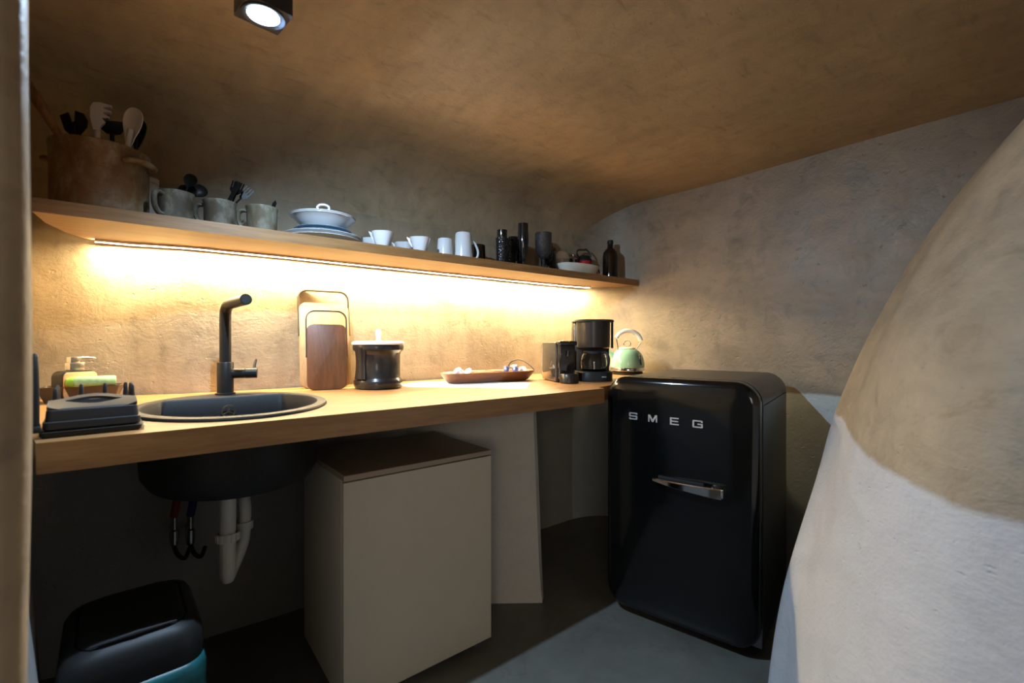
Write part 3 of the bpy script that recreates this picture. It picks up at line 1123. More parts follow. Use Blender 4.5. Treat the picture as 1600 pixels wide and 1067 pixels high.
jg = mb.build('jug', M['clear'], fm)
mb = MB()
mb.lathe([(0.0515, 0.132), (0.054, 0.132), (0.054, 0.143), (0.050, 0.148), (0, 0.148), (0, 0.1395), (0.0495, 0.1395)], 36, c=(0, -0.028, 0))
mb.build('jug_lid', M['black_plastic'], jg)
mb = MB()
mb.tube(catmull([(0.030, -0.074, 0.140), (0.048, -0.102, 0.138), (0.055, -0.113, 0.115), (0.054, -0.112, 0.08), (0.045, -0.098, 0.066), (0.036, -0.082, 0.064)], 6), 0.007, 10, flat=0.8)
mb.build('jug_handle', M['black_plastic'], jg)
mb = MB()
mb.tube([(0.091, -0.03, 0.16), (0.091, -0.03, 0.29)], 0.006, 8)
mb.build('side_rail', M['black_plastic'], fm)
mb = MB()
mb.box((0.035, -0.1056, 0.023), (0.022, 0.002, 0.006), 0.0004)
mb.build('badge', plain('badge_grey', (0.25, 0.25, 0.25), 0.5), fm)

# ------------------------------------------------------------------ kettle
kt = thing('kettle', 'mint green dome kettle with cream arched handle behind the fridge', 'kettle', (2.225, 1.70, CZ), R(-38))
mb = MB()
mb.lathe([(0, 0), (0.086, 0), (0.088, 0.004), (0.088, 0.016), (0.084, 0.020), (0, 0.020)], 40)
mb.build('power_base', M['black_plastic'], kt)
mb = MB()
mb.lathe([(0.087, 0.0205), (0.0985, 0.022), (0.0995, 0.036), (0.0975, 0.040), (0.085, 0.040)], 40)
mb.build('chrome_band', M['chrome'], kt)
mb = MB()
mb.lathe([(0.093, 0.0395), (0.0985, 0.041), (0.100, 0.060), (0.096, 0.088), (0.086, 0.115), (0.070, 0.136), (0.052, 0.148), (0.046, 0.150), (0.0, 0.150)], 48)
mb.build('body', M['mint'], kt)
mb = MB()
mb.lathe([(0.0455, 0.1495), (0.050, 0.151), (0.046, 0.156), (0.03, 0.161), (0, 0.163)], 32)
ldk = mb.build('lid', M['cream_plastic'], kt)
mb = MB()
mb.tube([(0.021 * math.cos(2 * PI * k / 20), 0, 0.178 + 0.017 * math.sin(2 * PI * k / 20)) for k in range(20)], 0.0028, 8, closed=True, up=(0, 1, 0))
mb.build('lid_ring', M['chrome'], ldk)
mb = MB()
hp = []
for k in range(15):
    a = R(150) - R(132) * k / 14
    hp.append((0.004 + 0.080 * math.cos(a), 0, 0.172 + 0.085 * math.sin(a)))
mb.tube(catmull(hp, 2), [0.0115 + 0.003 * (i / 28) for i in range(29)], 14, up=(0, 1, 0), flat=1.3)
mb.build('handle', M['cream_plastic'], kt)
for s, z0 in ((-1, 0.146), (1, 0.146)):
    mb = MB()
    x1 = -0.064 if s < 0 else 0.079
    mb.tube([(s * 0.052, 0, z0 - .003), (x1, 0, 0.208 if s < 0 else 0.186)], 0.0035, 8)
    mb.build('handle_post', M['steel'], kt)
mb = MB()
mb.tube([(-0.082, 0, 0.105), (-0.108, 0, 0.132), (-0.116, 0, 0.137)], [0.022, 0.012, 0.010], 14)
mb.build('spout', M['mint'], kt)
mb = MB()
mb.box((0.053, -0.0845, 0.085), (0.010, 0.006, 0.058), 0.0025, rot=Matrix.Rotation(R(28), 3, 'Z') @ Matrix.Rotation(R(-12), 3, 'X'))
mb.build('water_gauge', M['black_gloss'], kt)

# ------------------------------------------------------------------ fridge
FA = math.atan2(-.972, .235)
fr = thing('fridge', 'rounded retro gloss black fridge with chrome handle at the end of the worktop', 'fridge', (1.53, 1.228, 0), FA)
X0, X1, FH = -0.045, 0.535, 0.985
FW, FC = X1 - X0, (X0 + X1) / 2


def fprism(name, w_, z0, z1, y0, y1, rt, rb, mat, bev=0.0, seg=3, cx=FC, parent=None):
    mb = MB()
    mb.mx = Matrix.Rotation(PI / 2, 4, 'X')       # local (x,y,z) -> (x,-z,y)
    mb.prism(rrect(w_, z1 - z0, rt, 10, cx, (z0 + z1) / 2, (rb, rt, rt, rb)), -y1, -y0, bevel=bev, seg=seg)
    return mb.build(name, mat, parent or fr, angle=35)


fprism('body', FW, 0.030, FH, 0.075, 0.66, 0.085, 0.0, M['fridge_side'], 0.004, 2)
fprism('gasket', FW - 0.012, 0.034, FH - 0.006, 0.062, 0.0755, 0.082, 0.07, M['rubber'])
# front door: pillow edge
mb = MB()
secs = []
for y, ins in ((0.062, 0.001), (0.030, 0.0), (0.018, 0.0015), (0.009, 0.006), (0.003, 0.014), (0.0, 0.026), (-0.003, 0.05), (-0.006, 0.11)):
    r_ = max(0.02, 0.085 - ins)
    secs.append([(x, y, z) for x, z in rrect(FW - 2 * ins, FH - 0.032 - 2 * ins, r_, 12, FC, 0.032 + (FH - 0.032) / 2)])
mb.loft(secs)
door = mb.build('door', M['fridge_black'], fr, angle=60)
mb = MB()
mb.box((FC + .0, 0.12, 0.020), (FW - 0.06, 0.06, 0.03), 0.002)
mb.build('plinth', M['rubber'], fr)
mb = MB()
mb.mx = Matrix.Rotation(PI / 2, 4, 'X')
mb.prism([(X1 - 0.075, 0.0305), (X1 - 0.002, 0.0305), (X1 - 0.002, 0.115), (X1 - 0.012, 0.115)], -0.074, -0.064)
mb.build('corner_bracket', M['fridge_grey'], fr)
mb = MB()
mb.box((X1 - .0001, 0.37, FH - 0.0865), (0.003, 0.56, 0.0025))
mb.build('seam', M['rubber'], fr)
for x in (X0 + 0.06, X1 - 0.06):
    for y in (0.13, 0.60):
        mb = MB()
        mb.lathe([(0, 0), (0.018, 0), (0.018, 0.008), (0.009, 0.010), (0.009, 0.034), (0, 0.034)], 14, c=(x, y, 0))
        mb.build('foot', M['rubber'], fr)


def letter(ch, cx, cz, w_, h_, t=0.0062, tz=0.0048):
    """wide square letters built of bars, standing proud of the door"""
    mb = MB()
    mb.mx = Matrix.Translation((cx, -0.0062, cz)) @ Matrix.Rotation(PI / 2, 4, 'X')
    W, Hh = w_ / 2, h_ / 2

    def bar(x0, y0, x1, y1):
        mb.prism([(x0, y0), (x1, y0), (x1, y1), (x0, y1)], 0, 0.003)

    def poly(p):
        mb.prism(p, 0, 0.003)
    c = tz * 0.55
    if ch == 'S':
        poly([(-W, Hh - c), (-W + c, Hh), (W - c, Hh), (W, Hh - c), (W, Hh - tz * 1.6), (W - t, Hh - tz * 1.6), (W - t, Hh - tz), (-W + t, Hh - tz), (-W + t, tz / 2), (W - c, tz / 2), (W, tz / 2 - c),
              (W, -Hh + c), (W - c, -Hh), (-W + c, -Hh), (-W, -Hh + c), (-W, -Hh + tz * 1.6), (-W + t, -Hh + tz * 1.6), (-W + t, -Hh + tz), (W - t, -Hh + tz), (W - t, -tz / 2), (-W + c, -tz / 2), (-W, -tz / 2 + c)])
    elif ch == 'M':
        poly([(-W, -Hh), (-W, Hh), (-W + t * 1.25, Hh), (0, -Hh * 0.25), (W - t * 1.25, Hh), (W, Hh), (W, -Hh), (W - t * .85, -Hh), (W - t * .85, Hh * 0.42), (t * .45, -Hh), (-t * .45, -Hh), (-W + t * .85, Hh * 0.42), (-W + t * .85, -Hh)])
    elif ch == 'E':
        poly([(-W, -Hh), (-W, Hh), (W, Hh), (W, Hh - tz), (-W + t, Hh - tz), (-W + t, tz / 2), (W - .002, tz / 2), (W - .002, -tz / 2), (-W + t, -tz / 2), (-W + t, -Hh + tz), (W, -Hh + tz), (W, -Hh)])
    elif ch == 'G':
        poly([(W, Hh * .40), (W, Hh - c), (W - c, Hh), (-W + c, Hh), (-W, Hh - c), (-W, -Hh + c), (-W + c, -Hh), (W - c, -Hh), (W, -Hh + c), (W, tz * .45), (-t * .1, tz * .45), (-t * .1, -tz * .55), (W - t, -tz * .55), (W - t, -Hh + tz), (-W + t, -Hh + tz), (-W + t, Hh - tz), (W - t, Hh - tz), (W - t, Hh * .40)])
    return mb.build('letter', M['letter'], door, angle=20)


for ch, cx, cz, w_ in (('S', 0.0805, 0.828, 0.035), ('M', 0.161, 0.826, 0.036), ('E', 0.246, 0.824, 0.033), ('G', 0.332, 0.823, 0.037)):
    letter(ch, cx, cz, w_, 0.028)

# chrome lever handle, thick at the hinge end and thin at the left
mb = MB()
secs = []
for k in range(17):
    t = k / 16
    x = 0.170 + 0.252 * t
    out = -0.006 - 0.012 - 0.030 * math.sin(PI * min(1, t * 0.62 + 0.12)) ** 0.8
    zt = 0.600 + 0.006 * t
    hh = 0.013 + 0.026 * t ** 0.8
    th_ = 0.012 + 0.008 * t
    secs.append([(x, out, zt), (x, out - 0.003, zt - 0.004), (x, out - 0.003, zt - hh + 0.003), (x, out, zt - hh), (x, out + th_, zt - hh + .002), (x, out + th_, zt - .002)])
mb.loft(secs)
hd = mb.build('handle', M['chrome'], door, angle=30)
mb = MB()
mb.box((0.405, -0.022, 0.588), (0.044, 0.034, 0.034), 0.003)
mb.build('hinge_block', M['chrome'], hd)
mb = MB()
mb.box((0.27, -0.010, 0.601), (0.17, 0.012, 0.012), 0.002)
mb.build('recess', M['rubber'], hd)

# ------------------------------------------------------------------ under-counter cabinet
cb = thing('base_cabinet', 'plain taupe cabinet standing under the worktop', 'cabinet', (0.729, 1.60, 0))
ZT = H - 0.402
mb = MB()
mb.box((0, 0.012, (0.033 + ZT - 0.018) / 2), (0.543, 0.416, ZT - 0.018 - 0.033), 0.001, 1)
mb.build('carcass', M['cab'], cb)
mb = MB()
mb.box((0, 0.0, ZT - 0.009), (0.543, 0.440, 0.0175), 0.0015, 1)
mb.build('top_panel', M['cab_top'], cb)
mb = MB()
mb.box((0, -0.208, (0.031 + ZT - 0.022) / 2), (0.543, 0.020, ZT - 0.022 - 0.031), 0.001, 1)
mb.build('door', M['cab'], cb)
for x in (-0.235, 0.235):
    for y in (-0.17, 0.18):
        mb = MB()
        mb.lathe([(0, 0), (0.014, 0), (0.014, 0.005), (0.006, 0.008), (0.006, 0.034), (0, 0.034)], 14, c=(x, y, 0))
        mb.build('foot', M['chrome'], cb)

# ------------------------------------------------------------------ waste bin
bn = thing('waste_bin', 'black swing lid waste bin with a teal bag under the sink', 'bin', (-0.026, 1.365, 0), R(3))
BW, BD = 0.240, 0.30
mb = MB()
mb.loft([[(x, y, z) for x, y in rrect(BW - 0.05 + d_, BD - 0.06 + d_, 0.04, 8)] for z, d_ in ((0, -.006), (0.006, 0), (0.20, 0.018), (0.44, 0.04))])
mb.build('bucket', M['black_plastic'], bn)
mb = MB()
secs = []
for z, d_ in ((0.425, 0.0), (0.46, 0.004), (0.485, -0.002), (0.503, -0.022), (0.510, -0.05)):
    secs.append([(x, y, z) for x, y in rrect(BW + d_, BD + d_, 0.05, 8)])
secs.append([(x, y, 0.506) for x, y in rrect(BW - 0.058, BD - 0.058, 0.04, 8)])
mb.loft(secs)
mb.build('lid_frame', M['black_plastic'], bn)
mb = MB()
secs = []
for z, d_ in ((0.503, -0.060), (0.511, -0.062), (0.516, -0.075), (0.519, -0.12), (0.520, -0.17)):
    secs.append([(x, y, z) for x, y in rrect(BW + d_, BD + d_, 0.038 if d_ > -.1 else 0.02, 8)])
mb.loft(secs)
fl = mb.build('swing_flap', M['black_plastic'], bn)
mb = MB()
mb.tube([(-0.07, -0.118, 0.516), (0.0, -0.122, 0.519), (0.07, -0.118, 0.516)], [0.002, 0.005, 0.002], 8)
mb.build('finger_lip', M['grey_plastic'], fl)
# bag hanging out below the lid rim
mb = MB()
ring = rrect(BW + 0.004, BD + 0.004, 0.05, 10)
nring = len(ring)
secs = []
for j, (z, d_) in enumerate(((0.428, 0.0), (0.41, 0.010), (0.385, 0.012), (0.36, 0.008), (0.338, 0.012))):
    s = []
    for i, (x, y) in enumerate(ring):
        f = 1 + d_ * 3.2 + 0.012 * noise.noise(Vector((i * 0.55, j * 0.9, 2.0))) * j
        hang = 0.02 * noise.noise(Vector((i * 0.3, 5.0, 0))) * (j / 4)
        s.append((x * f, y * f, z + hang))
    secs.append(s)
mb.loft(secs, cap0=False, cap1=False)
bg = mb.build('bin_bag', M['bag'], bn, angle=80)
sm = bg.modifiers.new('thick', 'SOLIDIFY')
sm.thickness = 0.001

# ------------------------------------------------------------------ things on the shelf
CAMR = Vector((.7826, -.6225, 0))
CAMF = Vector((.6225, .7826, 0))
UP = Vector((0, 0, 1))

# big pot
pt = thing('stock_pot', 'large old rust stained pot at the left end of the shelf', 'pot', (-0.112, 1.910, SZ + 0.0005), R(-36))
mb = MB()
mb.lathe([(0, 0), (0.110, 0), (0.115, 0.006), (0.117, 0.02), (0.118, 0.192), (0.121, 0.198), (0.121, 0.204), (0.117, 0.206), (0.113, 0.200), (0.112, 0.02), (0, 0.012)], 56)
mb.build('body', M['pot'], pt)
for s in (1, -1):
    mb = MB()
    mb.tube(catmull([(s * 0.108, -0.050, 0.158), (s * 0.127, -0.046, 0.162), (s * 0.139, -0.024, 0.164), (s * 0.141, 0.006, 0.164), (s * 0.131, 0.036, 0.162), (s * 0.108, 0.050, 0.158)], 6), 0.0115, 12, flat=0.8)
    mb.build('lug_handle', M['pot'], pt)

jar = thing('white_canister', 'plain off white canister half hidden behind the stock pot', 'canister', (0.004, 2.058, SZ + 0.0005))
mb = MB()
mb.lathe([(0, 0), (0.028, 0), (0.030, 0.004), (0.030, 0.15), (0.028, 0.165), (0.026, 0.167), (0.024, 0.16), (0.024, 0.02), (0, 0.02)], 28)
mb.build('body', M['white_plastic'], jar)
mb = MB()
mb.lathe([(0.026, 0.1675), (0.029, 0.169), (0.029, 0.184), (0.026, 0.187), (0, 0.188), (0, 0.1675)], 28)
mb.build('lid', M['white_plastic'], jar)


def face_frame(loc, tilt=0.0, yaw=0.0, lean=0.0):
    """x = to the right, y = up along the utensil, z = towards the viewer"""
    x = (Matrix.Rotation(yaw, 3, 'Z') @ CAMR)
    z = -(Matrix.Rotation(yaw, 3, 'Z') @ CAMF)
    m = frame(x, UP, z, loc)
    return m @ Matrix.Rotation(-tilt, 4, 'Z') @ Matrix.Rotation(lean, 4, 'X')


def dished(mb, outline, th, dish, m, n=5):
    """an outline filled by shrinking rings, hollowed by dish, with thickness th"""
    cx = sum(p[0] for p in outline) / len(outline)
    cy = sum(p[1] for p in outline) / len(outline)
    rows = []
    for k in range(n + 1):
        s = 1 - k / n * 0.97
        rows.append([m @ Vector((cx + (x - cx) * s, cy + (y - cy) * s, -dish * (1 - s * s))) for x, y in outline])
    back = [[p - (m.to_3x3() @ Vector((0, 0, th))) for p in r] for r in rows]
    mb.loft(rows, cap0=False, cap1=True)
    mb.loft(back, cap0=False, cap1=True)
    for i in range(len(outline)):
        j = (i + 1) % len(outline)
        a = [mb._v(rows[0][i]), mb._v(rows[0][j]), mb._v(back[0][j]), mb._v(back[0][i])]
        mb._f(a)


PB = SZ + 0.0135   # inside bottom of the pot


def pot_pt(dx, dr):
    """a point inside the pot given right / depth offsets"""
    return Vector((-0.112, 1.910, 0)) + CAMR * dx + CAMF * dr


# white serving spoon
def utensil(name, label, cat, dx, dr, tilt, lean, group='utensils in the stock pot', yaw=0):
    t = thing(name, label, cat, pot_pt(dx, dr) + UP * PB, 0, group)
    mlocal = face_frame((0, 0, 0), tilt, yaw, lean)
    return t, mlocal


t, m = utensil('serving_spoon', 'white oval serving spoon standing in the stock pot', 'spoon', 0.026, 0.02, R(13), R(3))
mb = MB()
mb.tube([m @ Vector((0, 0, 0)), m @ Vector((0, 0.27, 0))], [0.006, 0.0085], 10)
mb.build('shaft', M['white_plastic'], t)
mb = MB()
oc = [(x * .92, y + .026) for x, y in [(-0.009, 0.195), (-0.018, 0.222), (-0.029, 0.25), (-0.033, 0.272), (-0.030, 0.292), (-0.018, 0.307), (0.0, 0.312), (0.018, 0.307), (0.030, 0.292), (0.033, 0.272), (0.029, 0.25), (0.018, 0.222), (0.009, 0.195)]]
oc = [(p.x, p.y) for p in catmull([(x, y, 0) for x, y in oc], 3, True)]
dished(mb, oc, 0.003, 0.010, m)
mb.build('bowl', M['white_plastic'], t)

t, m = utensil('pasta_server', 'white toothed pasta server standing in the stock pot', 'pasta server', -0.020, 0.01, R(0), R(4), yaw=R(35))
mb = MB()
mb.tube([m @ Vector((0, 0, 0)), m @ Vector((0, 0.27, 0))], [0.006, 0.0085], 10)
mb.build('shaft', M['white_plastic'], t)
mb = MB()
oc = [(-0.010, 0.19), (-0.016, 0.225), (-0.017, 0.255), (-0.008, 0.272), (0.008, 0.276), (0.040, 0.274), (0.041, 0.267), (0.016, 0.264), (0.016, 0.260), (0.038, 0.257), (0.038, 0.250), (0.015, 0.248), (0.015, 0.243), (0.033, 0.239), (0.032, 0.232), (0.013, 0.232), (0.013, 0.226), (0.024, 0.220), (0.019, 0.212), (0.008, 0.205), (0.008, 0.19)]
oc = [(x * .9, y + .064) for x, y in oc]
mb.mx = m
mb.prism(oc, -0.010, 0.010, bevel=0.002)
mb.build('toothed_head', M['white_plastic'], t)

t, m = utensil('slotted_turner', 'black slotted turner leaning left in the stock pot', 'turner', -0.048, 0.0, R(-4), R(4))
mb = MB()
mb.tube([m @ Vector((0, 0, 0)), m @ Vector((0, 0.26, 0))], [0.006, 0.007], 10)
mb.build('shaft', M['black_plastic'], t)
mb = MB()
mb.mx = m
mb.prism([(x * 1.15, y + .052) for x, y in [(-0.008, 0.18), (-0.026, 0.20), (-0.034, 0.245), (-0.012, 0.252), (-0.008, 0.222), (0.004, 0.222), (0.008, 0.256), (0.028, 0.246), (0.036, 0.225), (0.032, 0.205), (0.008, 0.18)]], -0.003, 0.003, bevel=0.001)
mb.build('blade', M['black_plastic'], t)

t, m = utensil('ladle', 'black ladle between the two white utensils in the pot', 'ladle', 0.006, 0.045, R(-1), R(2))
mb = MB()
mb.tube([m @ Vector((0, 0, 0)), m @ Vector((0, 0.265, 0))], 0.006, 10)
mb.build('shaft', M['black_plastic'], t)
mb = MB()
mb.lathe([(0, -0.030), (0.018, -0.026), (0.031, -0.010), (0.036, 0.008), (0.034, 0.008), (0.029, -0.008), (0.016, -0.023), (0, -0.027)], 28, rot=(m.to_3x3() @ Matrix.Rotation(R(-75), 3, 'X')), c=m @ Vector((0, 0.290, 0.0)))
mb.build('bowl', M['black_plastic'], t)

t, m = utensil('cooking_spoon', 'black cooking spoon half hidden behind the white spoon', 'spoon', 0.030, 0.065, R(6), R(0))
mb = MB()
mb.tube([m @ Vector((0, 0, 0)), m @ Vector((0, 0.26, 0))], 0.006, 10)
mb.build('shaft', M['black_plastic'], t)
mb = MB()
oc = [(p.x, p.y) for p in catmull([(x, y + .035, 0) for x, y in [(-0.008, 0.20), (-0.024, 0.24), (-0.024, 0.275), (0, 0.295), (0.024, 0.275), (0.024, 0.24), (0.008, 0.20)]], 3, True)]
dished(mb, oc, 0.003, 0.008, m)
mb.build('bowl', M['black_plastic'], t)

t = thing('wooden_spoon', 'wooden spoon handle slanting out of the stock pot to the left', 'spoon', pot_pt(0.045, -0.035) + UP * PB, 0, 'utensils in the stock pot')
mb = MB()
a0 = Vector((0, 0, 0.004))
a1 = Vector((-0.180, 0.022, 0.350))
mb.tube([a0, a0.lerp(a1, .45), a0.lerp(a1, .7), a0.lerp(a1, .85), a0.lerp(a1, .97), a1], [0.006, 0.009, 0.0115, 0.0145, 0.0135, 0.006], 12)
mb.build('handle', M['spoon_wood'], t)


# old mugs
def old_mug(name, label, x, y, r, h, mat, hd_dir, group='old enamel mugs on the shelf'):
    o = thing(name, label, 'mug', (x, y, SZ + 0.0005), math.atan2(hd_dir[1], hd_dir[0]), group)
    mb = MB()
    mb.lathe([(0, 0), (r * .93, 0), (r * .96, 0.004), (r * 1.0, h * .9), (r * 1.05, h * .97), (r * 1.05, h), (r * 1.0, h + .001), (r * .95, h * .95), (r * .92, 0.01), (0, 0.006)], 36)
    mb.build('cup', mat, o)
    mb = MB()
    mb.tube(catmull([(r * .97, 0, h * .84), (r * 1.30, 0, h * .86), (r * 1.52, 0, h * .74), (r * 1.50, 0, h * .42), (r * 1.25, 0, h * .2), (r * .96, 0, h * .17)], 6), 0.0068, 10, up=(0, 1, 0), flat=1.5)
    mb.build('handle', mat, o)
    return o


HL = (-.90, .42)
old_mug('enamel_mug', 'grey worn enamel mug holding black spoons next to the stock pot', 0.072, 1.850, 0.0495, 0.096, M['mug_old'], (-.74, -.67))
old_mug('enamel_mug', 'grey worn enamel mug holding black forks, middle of three', 0.194, 1.850, 0.0480, 0.090, M['mug_old'], HL)
old_mug('enamel_mug', 'pale greenish worn enamel mug, third from the stock pot', 0.323, 1.852, 0.0500, 0.094, M['mug_old_pale'], HL)


def spoon(label, base, tilt, lean, L_, group, yaw=0, w_=0.017, name='spoon'):
    t = thing(name, label, 'spoon', base, 0, group)
    m = face_frame((0, 0, 0), tilt, yaw, lean)
    mb = MB()
    mb.tube([m @ Vector((0, 0, 0)), m @ Vector((0, L_ * .35, 0)), m @ Vector((0, L_ * .74, 0))], [0.0045, 0.0035, 0.0028], 8)
    mb.build('handle', M['cutlery'], t)
    mb = MB()
    a = L_
    oc = [(p.x, p.y) for p in catmull([(x, y, 0) for x, y in [(-0.003, a * .71), (-w_ * .8, a * .80), (-w_, a * .89), (-w_ * .7, a * .97), (0, a), (w_ * .7, a * .97), (w_, a * .89), (w_ * .8, a * .80), (0.003, a * .71)]], 3, True)]
    dished(mb, oc, 0.0015, 0.006, m)
    mb.build('bowl', M['cutlery'], t)
    return t


def fork(label, base, tilt, lean, L_, group, yaw=0):
    t = thing('fork', label, 'fork', base, 0, group)
    m = face_frame((0, 0, 0), tilt, yaw, lean)
    mb = MB()
    mb.tube([m @ Vector((0, 0, 0)), m @ Vector((0, L_ * .35, 0)), m @ Vector((0, L_ * .76, 0))], [0.0045, 0.0035, 0.0028], 8)
    mb.build('handle', M['cutlery'], t)
    mb = MB()
    mb.mx = m
    a, w_ = L_, 0.015
    tines = [(-0.003, a * .72), (-w_, a * .80)]
    for k in range(4):
        x0 = -w_ + k * (2 * w_ / 3.6)
        tines += [(x0, a), (x0 + 0.004, a)]
        if k < 3:
            tines += [(x0 + 0.004, a * .86), (x0 + 2 * w_ / 3.6, a * .86)]
    tines += [(w_, a * .80), (0.003, a * .72)]
    mb.prism(tines, -0.001, 0.001)
    mb.build('tines', M['cutlery'], t)
    return t


def knife(label, base, tilt, lean, L_, group, yaw=0):
    t = thing('knife', label, 'knife', base, 0, group)
    m = face_frame((0, 0, 0), tilt, yaw, lean)
    mb = MB()
    mb.tube([m @ Vector((0, 0, 0)), m @ Vector((0, L_ * .5, 0))], [0.005, 0.004], 8)
    mb.build('handle', M['cutlery'], t)
    mb = MB()
    mb.mx = m
    mb.prism([(-0.006, L_ * .48), (-0.008, L_ * .9), (-0.002, L_), (0.006, L_ * .93), (0.007, L_ * .5)], -0.001, 0.001)
    mb.build('blade', M['cutlery'], t)
    return t


def in_mug(x, y, dx, dr):
    p = Vector((x, y, SZ + 0.010)) + CAMR * dx + CAMF * dr
    return p


g = 'black cutlery in the enamel mugs'
spoon('black spoon, lowest and leftmost of the spoons in the grey mug', in_mug(.072, 1.85, 0.010, 0.010), R(8), R(-4), 0.122, g, w_=0.030)
spoon('black spoon, tallest of the spoons in the grey mug', in_mug(.072, 1.85, -0.001, -0.002), R(21), R(0), 0.158, g, w_=0.023)
spoon('black spoon leaning furthest right in the grey mug', in_mug(.072, 1.85, -0.024, 0.006), R(36), R(2), 0.160, g, yaw=R(40), w_=0.022)
t = spoon('pale spoon lying low inside the grey mug beside the stock pot', in_mug(.072, 1.85, 0.004, 0.018), R(-12), R(-8), 0.118, g, w_=0.02)
for ch in t.children:
    ch.data.materials[0] = M['mug_old']
fork('black fork, leftmost of the cutlery in the middle mug', in_mug(.194, 1.85, 0.008, 0.0), R(17), R(-2), 0.160, g)
fork('black fork leaning right behind the first one in the middle mug', in_mug(.194, 1.85, -0.006, 0.018), R(25), R(2), 0.168, g)
knife('black knife leaning right between the forks in the middle mug', in_mug(.194, 1.85, -0.014, -0.008), R(31), R(0), 0.165, g)
fork('black fork leaning furthest right in the middle mug', in_mug(.194, 1.85, -0.028, 0.004), R(38), R(2), 0.185, g, yaw=R(30))
knife('black knife whose tip just shows above the pale mug', in_mug(.323, 1.852, 0.002, 0.005), R(22), R(0), 0.122, g)

# plates and covered dish
PX, PY = 0.553, 1.912


def plate(name, label, r, z, h, mat, group='plates stacked on the shelf'):
    mb = MB()
    mb.lathe([(0, 0), (r * .58, 0), (r * .62, h * .25), (r * .97, h * .82), (r, h * .92), (r * .995, h), (r * .96, h * .98), (r * .64, h * .42), (r * .55, h * .3), (0, h * .3)], 56)
    o = mb.build(name, mat)
    o.location = (PX, PY, SZ + z)
    return tag(o, label, 'plate', group)


plate('dinner_plate', 'large white dinner plate at the bottom of the stack', 0.146, 0.0005, 0.020, M['porcelain'])
plate('dinner_plate', 'large white dinner plate second from the bottom of the stack', 0.147, 0.0135, 0.020, M['porcelain'])
plate('side_plate', 'smaller bluish plate resting on the large dinner plates', 0.106, 0.0265, 0.020, M['porcelain_rim'])
plate('side_plate', 'smaller bluish plate directly under the covered dish', 0.108, 0.0385, 0.020, M['porcelain_rim'])
tu = thing('covered_dish', 'white covered dish with ring handle on top of the plate stack', 'dish', (PX, PY, SZ + 0.0515), R(-20))
mb = MB()
mb.lathe([(0, 0), (0.062, 0), (0.066, 0.004), (0.078, 0.016), (0.100, 0.036), (0.113, 0.050), (0.121, 0.0535), (0.121, 0.0565), (0.110, 0.0555), (0.096, 0.040), (0.06, 0.010), (0, 0.008)], 56)
mb.build('bowl', M['porcelain'], tu)
mb = MB()
mb.lathe([(0.108, 0.0575), (0.122, 0.0578), (0.123, 0.061), (0.118, 0.064), (0.09, 0.071), (0.05, 0.079), (0, 0.082), (0, 0.079), (0.05, 0.076), (0.09, 0.068)], 56)
lid = mb.build('lid', M['porcelain'], tu)
mb = MB()
mb.tube([(0.022 * math.cos(2 * PI * k / 24), 0, 0.098 + 0.013 * math.sin(2 * PI * k / 24)) for k in range(24)], 0.0065, 10, closed=True, up=(0, 1, 0), flat=1.2)
mb.lathe([(0, 0.078), (0.034, 0.0775), (0.028, 0.084), (0.02, 0.087), (0, 0.088)], 24, sy=0.5)
mb.build('ring_knob', M['porcelain'], lid)


# small white cups with a pointed handle
def small_cup(label, x, y, rz, group='small white cups on the shelf'):
    o = thing('espresso_cup', label, 'cup', (x, y, SZ + 0.0005), rz, group)
    mb = MB()
    secs = []
    for z, a in ((0, 0.024), (0.003, 0.026), (0.03, 0.0345), (0.064, 0.043), (0.0645, 0.041), (0.03, 0.032), (0.006, 0.023)):
        secs.append([(q[0], q[1], z) for q in rrect(2 * a, 2 * a, a * .75, 7)])
    mb.loft(secs)
    mb.build('cup', M['porcelain'], o)
    mb = MB()
    mb.mx = Matrix.Rotation(PI / 2, 4, 'X')
    mb.prism([(-0.0405, 0.060), (-0.058, 0.069), (-0.056, 0.062), (-0.046, 0.040), (-0.034, 0.022), (-0.033, 0.030), (-0.042, 0.048), (-0.044, 0.056)], -0.006, 0.006)
    mb.build('handle', M['porcelain'], o)
    return o


CR = R(-38.5)
small_cup('small white flared cup, front left of the four by the plates', 0.762, 1.815, CR)
small_cup('small white flared cup behind the left front one, by the plates', 0.775, 1.965, CR)
small_cup('small white flared cup, front right of the four, beside the upturned mugs', 0.932, 1.815, CR)
small_cup('small white flared cup behind the right front one', 0.925, 1.955, CR)


def mug_down(name, label, x, y, rb, rt, h, mat, rz, group, handle=True):
    o = thing(name, label, 'mug', (x, y, SZ + 0.0005), rz, group)
    mb = MB()
    mb.lathe([(rb * .92, 0.0), (rb, 0.001), (rb * 1.0, 0.004), (rt * 1.0, h * .93), (rt * .95, h * .98), (rt * .86, h), (0, h), (0, h * .95), (rt * .88, h * .93), (rb * .9, 0.002)], 36)
    mb.build('cup', mat, o)
    if handle:
        mb = MB()
        mb.tube(catmull([(rt * .98, 0, h * .74), (rt * 1.5, 0, h * .66), (rt * 1.95, 0, h * .36), (rt * 1.8, 0, h * .12), (rb * .98, 0, h * .10)], 6), 0.0055, 10, up=(0, 1, 0), flat=1.3)
        mb.build('handle', mat, o)
    return o


g = 'upturned mugs on the shelf'
mug_down('white_mug', 'short white upturned mug next to the small cups', 1.078, 1.855, 0.038, 0.033, 0.089, M['porcelain'], R(60), g)
mug_down('white_mug', 'tall white upturned mug with its handle to the right', 1.172, 1.845, 0.045, 0.038, 0.128, M['porcelain'], R(-14), g)
mug_down('black_mug', 'black upturned mug behind the handle of the tall white mug', 1.325, 1.945, 0.040, 0.037, 0.108, M['black_gloss'], R(120), g)


